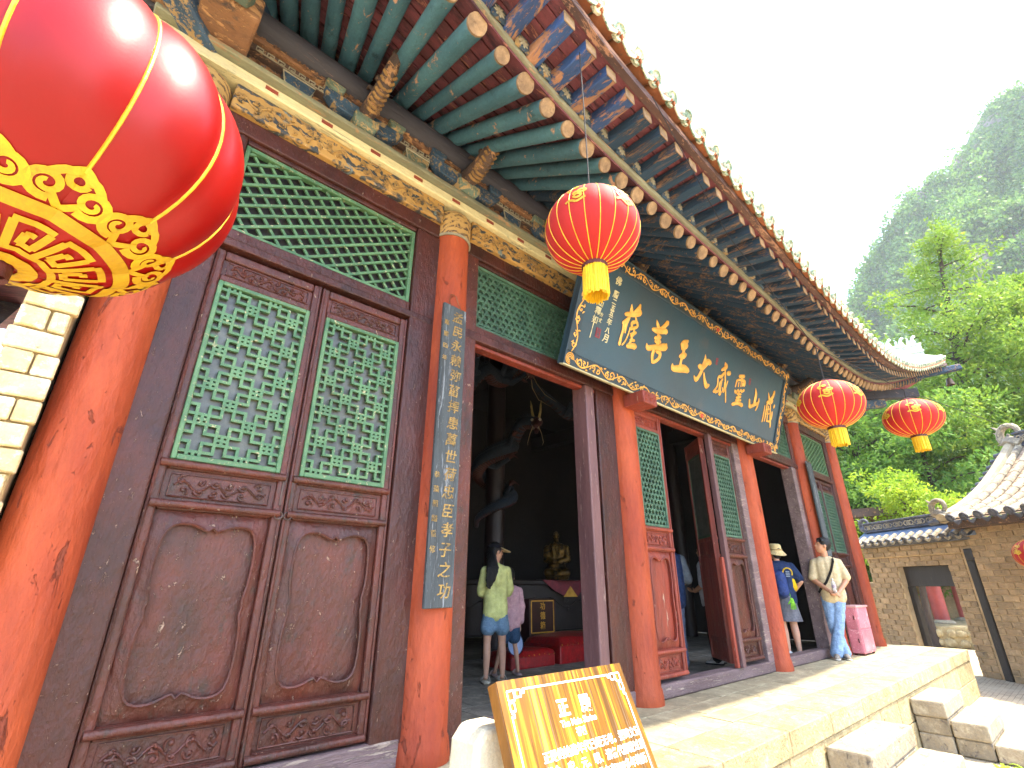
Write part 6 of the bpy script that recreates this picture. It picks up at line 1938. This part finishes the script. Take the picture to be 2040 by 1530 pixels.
for i in range(14):
    u = -.84 + i * .245
    barrel(gr, G(u, .27, 2.075), G(u, .02, 2.235), (0, 0, 1), .062, M_tile, seg=.15)
    poly = [(-.10, .015), (-.07, -.045), (0, -.085), (.07, -.045), (.10, .015), (0, -.02)]
    MB().prism(poly, lambda a, v, d: G(u + .122 + a, .27 + d, 2.075 + v), 0, .02).build('drip_tile', M_tile, gr, bevel=.004)
def carved_ridge(parent, u0, u1, d, z, h, name='ridge', pt=None):
    F = pt or G
    b = lambda a, c, e, f, g, i: MB().obox((F(a, e, g) + F(c, f, i)) / 2, (F(1, 0, 0) - F(0, 0, 0)).normalized(), (F(0, 1, 0) - F(0, 0, 0)).normalized(), (0, 0, 1), (c - a) / 2, (f - e) / 2, (i - g) / 2)
    o = b(u0, u1, d - .07, d + .07, z, z + h).build(name, M_dtile, parent, bevel=.008)
    b(u0 - .03, u1 + .03, d - .10, d + .10, z + h, z + h + .05).build('ridge_cap', M_dtile, o, bevel=.015, segs=2)
    b(u0 - .02, u1 + .02, d - .095, d + .095, z - .04, z).build('ridge_foot', M_dtile, o, bevel=.012)
    n = int((u1 - u0) / .30)
    for i in range(n):
        c = u0 + (u1 - u0) * (i + .5) / n; hw = (u1 - u0) / n / 2 - .015
        m = MB()
        zz = z + h / 2
        for sg in (1, -1):
            m.tube([F(c - hw + 2 * hw * t / 10, d + .075, zz + sg * h * .33 * math.sin(t / 10 * math.pi * 2)) for t in range(11)], .013, 6)
        m.tube([F(c + .05 * math.cos(a), d + .078, zz + .05 * math.sin(a)) for a in np.linspace(0, 6.283, 13)], .012, 6, caps=False)
        m.build('relief', M_tile, o, smooth=True)
    return o
rd = carved_ridge(gr, -.55, 2.3, -.28, 2.44, .17)
def curl(parent, p, du, s, mat, name='ridge_end'):
    """scrolled ridge finial"""
    p = Vector(p); du = Vector(du)
    pts = []; rr = []
    for t in range(18):
        a = -.6 + t * .42; r = .16 * s * (1 - t / 22)
        pts.append(p + du * (r * math.cos(a)) + Vector((0, 0, .17 * s + r * math.sin(a)))); rr.append(.05 * s * (1 - t / 26))
    m = MB().tube(pts, rr, 8)
    m.tube([p - du * .1 * s, p + du * .06 * s + Vector((0, 0, .08 * s)), p + du * .14 * s + Vector((0, 0, .05 * s))], [.09 * s, .08 * s, .05 * s], 8)
    for q in range(4):
        m.tube([p + du * (.10 * s + .02 * q) + Vector((0, 0, (.05 + .07 * q) * s)), p + du * (.22 * s) + Vector((0, 0, (.06 + .09 * q) * s))], [.028 * s, .006], 6)
    m.build(name, mat, parent, smooth=True)
curl(rd, G(2.32, -.28, 2.44), WU, 1.1, M_dtile)

# the house on the right: forward by a step, bigger roof
house = thing('brick_side_house', 'brown brick side house with a long weathered barrel-tiled roof and carved ridge', 'house', tuple(G(-2.4, -.6, GZ)))
hw = gbox(MB(), -5.5, -.72, -3.0, .08, GZ, 2.32).build('wall', M_mort, house)
gbricks(hw, -3.6, -.72, GZ, 2.30, .08, None, .32, .122, 'h', 9)
gbox(MB(), -.66, -.50, -.2, .06, GZ, 1.84).build('black_post', M_blackw, house, bevel=.015)
gbox(MB(), -.74, -.56, -.1, .12, 1.56, 1.80).build('post_bracket', M_blackw, house, bevel=.015)
HR = lambda u, v: G(u, .62 - 2.5 * v, 2.34 + 1.75 * v - .22 * math.sin(v * math.pi))
gr2 = MB().grid(lambda u, v: HR(-5.6 + u * 5.0, v), 2, 12)
gr2.grid(lambda u, v: (lambda p, q: Vector((p.x, p.y, p.z)))(G(-5.6 + u * 5.0, .62 - 5.0 + 2.5 * v, 2.34 + 1.75 * v - .22 * math.sin(v * math.pi)), 0), 2, 12)
hroof = gr2.build('roof', pm('roof_pan_tiles', '#8f7a62', '#76654f', 9, .9, .6, 20), house, smooth=True)
gbox(MB(), -5.5, -.7, .10, .45, 2.20, 2.34).build('eave_board', M_dbrown, house, bevel=.01)
M_pan = pm('pan_tile_edges', '#a58d72', '#8a745c', 6, .9, .5, 30, var=.18)
for i in range(12):
    u = -.98 - i * .30
    n = 9
    pts = [HR(u, k / n) + Vector((0, 0, .03)) for k in range(n + 1)]
    for k in range(n):
        barrel(hroof, pts[k], pts[k + 1], (0, 0, 1), .082, M_tile, seg=9, cap=(k == 0))
    if i < 7:
        for k in range(22):                              # overlapping pans show as small ribs between the barrels
            v = (k + .5) / 22
            p = HR(u - .15, v) + Vector((0, 0, .015)); q = HR(u - .15, v + .045) + Vector((0, 0, .008))
            d_ = (q - p).normalized()
            MB().obox((p + q) / 2, WU, d_, WU.cross(d_), .062, (q - p).length * .5, .012).build('pan_tile', M_pan, hroof)
    if i < 8:
        poly = [(-.10, .015), (-.07, -.05), (0, -.10), (.07, -.05), (.10, .015), (0, -.02)]
        MB().prism(poly, lambda a, v, d: G(u - .15 + a, .63 + d, 2.335 + v), 0, .022).build('drip_tile', M_dtile, hroof, bevel=.004)
# gable edge: a raised verge with tile ends stacked beside it
vg = [HR(-.78, k / 10) + Vector((0, 0, .06)) for k in range(11)]
MB().tube(vg, [.13] * 11, 8, sq=.9).build('verge', pm('verge_plaster', '#b9a98a', '#9f8f72', 5, .9, .6), hroof, smooth=True)
for k in range(16):
    p = HR(-.62, (k + .3) / 16) + Vector((0, 0, .0))
    MB().tube([p - WU * .06, p + WU * .20 - Vector((0, 0, .02))], .055, 8).build('verge_tile', M_dtile, hroof, smooth=True)
hr_ = carved_ridge(hroof, -5.4, -.95, -1.88, 4.10, .26)
curl(hr_, G(-.86, -1.88, 4.12), WU, 1.7, M_tile)
curl(hroof, HR(-.72, .04) + Vector((0, 0, .05)), WU, 1.3, M_tile, 'verge_end')
pm_l = G(-1.62, .80, 1.42)
lantern('red lantern cut by the picture edge under the tiled side house eave', (13.35, .55, 1.58), .36, .28, 18, .012, .003, -66, M_lan, hang=.55, open_deg=15, tassel=.2)

# low wall running on behind the terrace end
lw_ = thing('low_brick_wall', 'low brown brick wall between the last red column and the gateway', 'wall', tuple(G(2.9, -.3, GZ)))
lwm = gbox(MB(), 2.22, 4.4, -.7, -.35, GZ, 1.15).build('wall', M_mort, lw_)
gbricks(lwm, 2.24, 3.4, GZ, 1.12, -.35, None, .30, .122, 'l', 12)

# pavilion seen through the doorway
pv = thing('far_pavilion', 'sunlit pavilion with two red columns on a rubble base, seen through the gateway', 'pavilion', (24.5, 3.7, GZ))
for x, y in ((23.2, 3.85), (25.9, 3.55)):
    c_ = MB().lathe([(.22, -.05), (.21, 1.5), (.20, 3.4)], 24, (x, y, 0)).build('column', pm('pavilion_red', '#a3433a', '#8c3630', 3, .6), pv, smooth=True)
    MB().lathe([(0, -.1), (.34, -.1), (.36, -.06), (.30, .0), (.22, .02)], 24, (x, y, 0)).build('column_base', M_step, c_, smooth=True)
MB().box(21.6, 30, 2.0, 12, GZ, -.10).build('base', M_kerb, pv, bevel=.03)
MB().box(28, 28.3, 0, 12, -.1, 3.4).build('back_wall', M_brick, pv)
MB().box(21.8, 30, 2.2, 12, 3.4, 3.7).build('roof_beam', M_dbrown, pv)
rg_ = random.Random(4)
for i in range(34):
    y = 2.1 + (i % 17) * .28 + rg_.uniform(-.05, .05); z = GZ + .14 + (i // 17) * .26
    MB().ellip((21.58, y, z), (.06, rg_.uniform(.12, .17), rg_.uniform(.10, .14)), 8, 6).build('rubble_stone', M_kerb, pv, smooth=True)

# neighbouring roof behind the brick end wall
nb = thing('neighbour_house', 'dark tiled neighbour house glimpsed behind the yellow brick wall', 'house', (-5.2, 9.0, GZ))
MB().box(-9.5, -1.6, 8.0, 12, GZ, 2.9).build('wall', pm('neighbour_plaster', '#a8a496', '#8f8b7e', 4, .9), nb)
nr = MB().add([(-10, 7.0, 2.9), (-1.2, 7.0, 2.9), (-1.2, 10, 5.2), (-10, 10, 5.2)], [(0, 1, 2, 3)]).build('roof', M_dtile, nb)
for i in range(22):
    x = -6.2 + i * .22
    MB().tube([(x, 6.95, 2.93), (x, 8.4, 4.05), (x, 10, 5.27)], .06, 8).build('barrel_tile', M_dtile, nr, smooth=True)

# wind bell under the lifted corner
bl = thing('wind_bell', 'small bronze wind bell hanging from the lifted corner of the eave', 'bell', (14.2, .95, 5.22))
MB().lathe([(0, .17), (.035, .165), (.055, .13), (.065, .06), (.085, .0), (.078, 0), (.055, .06), (.045, .12), (0, .15)], 18, (14.2, .95, 5.25)).build('bell_cup', pm('old_bronze', '#6f5a44', '#4f4032', 9, .5, .3, metal=.6), bl, smooth=True)
MB().tube([(14.2, .95, 5.41), (14.2, .93, 5.60)], .006, 5).build('bell_wire', M_dark, bl)
MB().ellip((14.2, .95, 5.24), (.02, .02, .03), 8, 6).build('clapper', M_dark, bl, smooth=True)

# ------------------------------------------------------------------ trees
def leaf_material(name, c1, c2, c3, tl=.42):
    t = NT(name)
    v = t.coords((1, 1, 1), rnd=False)
    c = t.mix(t.ramp(t.noise(v, .9, 4), .38, .64), lin(c1), lin(c2))
    c = t.mix(t.ramp(t.noise(v, 3.2, 3), .55, .68), c, lin(c3))
    t.l(c, t.b.inputs['Base Color'])
    t.b.inputs['Roughness'].default_value = .6
    t.b.inputs['Specular IOR Level'].default_value = .25
    tr = t.n('ShaderNodeBsdfTranslucent'); t.l(c, tr.inputs[0])
    mx = t.n('ShaderNodeMixShader'); mx.inputs[0].default_value = tl
    t.l(t.b.outputs[0], mx.inputs[1]); t.l(tr.outputs[0], mx.inputs[2]); t.l(mx.outputs[0], t.out.inputs[0])
    return t.m
M_leaf = leaf_material('cypress_leaf', '#64862e', '#809a36', '#9ca844')
M_leaf2 = leaf_material('broad_leaf', '#547c32', '#6e923a', '#86a046')
M_leaf3 = leaf_material('young_leaf', '#7f9e2a', '#98b032', '#b0ba40')
M_bark = pm('bark', '#4d3f33', '#352b24', 6, .95, .8, 20, (1, 1, .3), bdist=.02)
def leaves(name, mat, C, N_, size, parent, seed, droop=.25, asp=.45):
    """C: clump centres (k,3) with radii (k,); N_ small folded blades spread through them, one mesh"""
    rs = np.random.RandomState(seed)
    cen, rad = C
    w = rad ** 2; w = w / w.sum()
    idx = rs.choice(len(cen), N_, p=w)
    dirv = rs.normal(size=(N_, 3)); dirv /= np.linalg.norm(dirv, axis=1)[:, None]
    rr = rad[idx] * rs.uniform(.35, 1.0, N_) ** .6
    P = cen[idx] + dirv * rr[:, None] * np.array([1, 1, .55])
    a = dirv + rs.normal(size=(N_, 3)) * .7; a[:, 2] -= droop
    a /= np.linalg.norm(a, axis=1)[:, None]
    b = np.cross(a, rs.normal(size=(N_, 3))); b /= np.linalg.norm(b, axis=1)[:, None]
    L = size * rs.uniform(.6, 1.4, N_)[:, None]; Wd = L * asp
    V = np.stack([P, P + a * L * .5 + b * Wd * .5, P + a * L, P + a * L * .5 - b * Wd * .5], 1).reshape(-1, 3)
    me = bpy.data.meshes.new(name)
    me.vertices.add(len(V)); me.vertices.foreach_set('co', V.ravel().astype(np.float32))
    me.loops.add(N_ * 4); me.loops.foreach_set('vertex_index', np.arange(N_ * 4, dtype=np.int32))
    me.polygons.add(N_); me.polygons.foreach_set('loop_start', np.arange(0, N_ * 4, 4, dtype=np.int32))
    me.update(calc_edges=True)
    me.materials.append(mat)
    return link(name, me, parent)
def tree(name, label, base, top, rad, z0, nl, nleaf, size, mat, seed, group, conical=True, droop=.25, cr=1.0):
    rs = np.random.RandomState(seed)
    base, top = np.array(base, float), np.array(top, float)
    t = thing(name, label, 'tree' if 'bush' not in name else 'bush', tuple(base), group)
    H = top[2] - base[2]
    tp = [base + (top - base) * s + np.array([math.sin(s * 5 + seed) * .18, math.cos(s * 4 + seed) * .18, 0]) * s * (1 - s) * 3 for s in np.linspace(0, 1, 12)]
    tr = MB().tube([tuple(p) for p in tp], [H * .020 * (1 - .93 * s) + .02 for s in np.linspace(0, 1, 12)], 10).build('trunk', M_bark, t, smooth=True)
    cen, rd = [], []
    for k in range(nl):
        s = (z0 - base[2]) / H + (1 - (z0 - base[2]) / H) * (k + rs.uniform(0, .8)) / nl
        i = min(10, int(s * 11)); p0 = tp[i] + (tp[i + 1] - tp[i]) * (s * 11 - i)
        q = (s - (z0 - base[2]) / H) / (1 - (z0 - base[2]) / H)
        prof = ((1 - q) ** .75 * .95 + .10) if conical else math.sqrt(max(.05, 1 - (2 * q - .75) ** 2 * .7))
        Lb = rad * prof * rs.uniform(.65, 1.15)
        an = k * 2.4 + rs.uniform(-.5, .5)
        d = np.array([math.cos(an), math.sin(an), rs.uniform(.0, .55) if conical else rs.uniform(.1, .8)])
        p1 = p0 + d * Lb * .5 + np.array([0, 0, .05 * Lb]); p2 = p0 + d * Lb * np.array([1, 1, .75])
        MB().tube([tuple(p0), tuple(p1), tuple(p2)], [.012 * Lb + .03, .008 * Lb + .02, .008], 6).build('limb', M_bark, t, smooth=True)
        m = 4 + int(Lb * 1.1)
        for j in range(m):
            f = .35 + .7 * j / max(1, m - 1)
            cen.append(p0 + (p2 - p0) * f + rs.normal(size=3) * Lb * .13); rd.append(cr * Lb * rs.uniform(.13, .23) + .20)
    for j in range(5):
        cen.append(top + rs.normal(size=3) * .25 - np.array([0, 0, .4 * j])); rd.append(.45 + .12 * j)
    leaves('crown', mat, (np.array(cen), np.array(rd)), nleaf, size, t, seed, droop)
    return t
TG = 'trees beyond the gateway'
tree('cypress_tree', 'tall light green cypress with a dark leaning trunk behind the gateway', (30, 2.8, GZ), (30, .45, 18.3), 5.0, 3.2, 52, 70000, .17, M_leaf, 3, TG)
tree('cypress_tree', 'shorter light green cypress partly cut by the picture edge behind the side house', (31, -1.2, GZ), (31, -1.6, 14.6), 4.2, 2.5, 36, 42000, .17, M_leaf, 8, TG)
tree('cypress_tree', 'bushy green tree filling the gap under the lifted eave corner', (27, 6.2, GZ), (26.6, 5.6, 9.8), 3.8, .6, 30, 30000, .17, M_leaf2, 12, TG, conical=False)
tree('cypress_tree', 'pale tree top showing just above the roof ridge', (34, 6.6, GZ), (34, 5.6, 16.4), 3.4, 5, 26, 15000, .24, M_leaf, 15, TG)
tree('broadleaf_tree', 'low green tree rising behind the low brick wall', (24.5, 8.3, GZ), (24.2, 7.6, 7.6), 3.4, .3, 24, 20000, .18, M_leaf2, 21, TG, conical=False)
tree('broadleaf_tree', 'darker green tree behind the gateway roof', (26, 3.6, GZ), (25.8, 3.2, 8.2), 3.2, .6, 24, 18000, .18, M_leaf2, 27, TG, conical=False)
tree('leafy_bush', 'bright yellow-green bush just above the gateway roof', (21.6, 3.9, GZ), (21.5, 3.6, 4.5), 1.7, 1.4, 14, 9000, .13, M_leaf3, 31, TG, conical=False)
def weed(label, base, n, h, seed):
    rs = random.Random(seed)
    t = thing('weed', label, 'plant', base, 'weeds by the steps')
    for k in range(n):
        a = rs.uniform(0, 6.28); L = h * rs.uniform(.6, 1.1)
        d = Vector((math.cos(a), math.sin(a), 0)); s = Vector((-d.y, d.x, 0)); b0 = Vector(base)
        m = MB(); pts = []
        for i in range(6):
            q = i / 5; p = b0 + d * (L * .8 * q) + Vector((0, 0, L * (1.1 * q - .75 * q * q)))
            w = .016 * math.sin(math.pi * (.12 + .88 * q)) + .002
            m.v += [tuple(p - s * w), tuple(p + Vector((0, 0, -.004))), tuple(p + s * w)]
        for i in range(5):
            for j in range(2):
                m.f.append((i * 3 + j, i * 3 + j + 1, i * 3 + 3 + j + 1, i * 3 + 3 + j))
        m.build('leaf', M_leaf3, t, smooth=True)
for k, (x, y, n, h) in enumerate(((7.55, 1.12, 12, .20), (7.3, .98, 16, .26), (7.75, .95, 12, .22), (7.05, 1.15, 10, .16))):
    weed(('tuft of narrow leaves growing against the side of the narrow stone steps', 'largest tuft of narrow leaves on the paving between the two flights', 'tuft of narrow leaves at the bottom step of the narrow flight', 'smallest tuft of narrow leaves near the wide stone steps')[k], (x, y, GZ + .005), n, h, 40 + k)

# ------------------------------------------------------------------ wooded mountain
EL = [(-60, 18), (-40, 30), (-25, 38), (-15, 39.5), (-8.6, 37.6), (-6.6, 37.3), (-4.1, 36.3), (-1.1, 34.8), (2.3, 33.2), (5.75, 30.8), (8, 28.2), (9.84, 25.8), (12, 23.2), (14.7, 21.0), (20, 18), (30, 15), (45, 14), (70, 16), (100, 12)]
def fbm(x, y, z=0.0):
    from mathutils import noise
    return noise.fractal(Vector((x, y, z)), 0.9, 2.1, 6)
NA, NV = 200, 74
mv = []
for j in range(NV + 1):
    v = j / NV
    for i in range(NA + 1):
        az = -60 + 160 * i / NA
        e = interp(EL, az)
        q = v ** .8
        D = 95 + 165 * v + 10 * fbm(az * .12, v * 3.5, 2.0) + 26 * math.sin(az * .16 + 1.2) * (1 - v)
        el = e * q * (1 + 0.0) + (1.2 * fbm(az * .25, v * 5) + .6 * fbm(az * .9, v * 14, 5)) * (v > 0)
        D += 20 * abs(math.sin(az * .30 + v * 3.4 + .9 * fbm(az * .1, v * 2, 9.0))) + 13 * fbm(az * .45, v * 9, 7.0) + 5.5 * fbm(az * 1.7, v * 26, 3.0)
        a = math.radians(az)
        mv.append((D * math.cos(a), D * math.sin(a), GZ - .5 + D * math.tan(math.radians(max(0, el)))))
mf = [(j * (NA + 1) + i, j * (NA + 1) + i + 1, (j + 1) * (NA + 1) + i + 1, (j + 1) * (NA + 1) + i) for j in range(NV) for i in range(NA)]
def mountain_material():
    t = NT('mountain_cliff')
    v = t.coords((1, 1, 1), rnd=False)
    n = t.noise(v, .03, 6, .6)
    green = t.mix(t.ramp(t.noise(v, .12, 6, .7), .4, .62), lin('#4d7030'), lin('#6c8f3e'))
    rock = t.mix(t.ramp(t.noise(v, .25, 6, .7), .4, .62), lin('#a89a8a'), lin('#857a70'))
    c = t.mix(t.ramp(n, .525, .57), green, rock)
    t.l(c, t.b.inputs['Base Color'])
    t.b.inputs['Roughness'].default_value = .95
    t.bump(t.noise(v, .4, 8, .75), 1.0, 3.0)
    return t.m
mt = MB().add(mv, mf)
struct(mt.build('mountain', mountain_material(), smooth=True))
# its tree cover: far crowns read as one mass
rs = np.random.RandomState(5)
MVN = np.array(mv).reshape(NV + 1, NA + 1, 3)
cen, rd = [], []
from mathutils import noise as _nz
for k in range(9000):
    az = rs.uniform(-14, 17); i = (az + 60) / 160 * NA; j = rs.uniform(.10, 1.0) ** .8 * NV
    i0, j0 = int(i), min(NV - 1, int(j))
    p = MVN[j0, i0] * (1 - (i - i0)) + MVN[j0, i0 + 1] * (i - i0)
    p = p + (MVN[j0 + 1, i0] - MVN[j0, i0]) * (j - j0)
    if _nz.fractal(Vector(p) * .03 + Vector((3.1, 0, 0)), .9, 2.1, 4) > .22 and rs.rand() < .85 and j / NV < .75:
        continue                                         # bare cliff
    cen.append(p + np.array([0, 0, rs.uniform(0, 1.6)])); rd.append(rs.uniform(1.6, 4.6))
M_far = leaf_material('far_woodland_leaf', '#4f7632', '#769a42', '#a0b456', .34)
wd = leaves('mountain_woodland', M_far, (np.array(cen), np.array(rd)), 170000, 1.5, None, 9, .1, .7)
tag(wd, 'green woodland covering the steep mountainside', 'woodland', kind='stuff')

# ------------------------------------------------------------------ summer haze
hz = NT('haze_air')
hz.t.nodes.remove(hz.b)
pv_ = hz.n('ShaderNodeVolumePrincipled')
pv_.inputs['Color'].default_value = (.86, .92, 1.0, 1)
pv_.inputs['Density'].default_value = .00034
pv_.inputs['Anisotropy'].default_value = .15
hz.l(pv_.outputs[0], hz.out.inputs['Volume'])
tag(MB().box(-300, 480, -330, 450, GZ - 1.2, 232).build('haze', hz.m), 'thin pale summer haze filling the valley air', 'haze', kind='stuff')
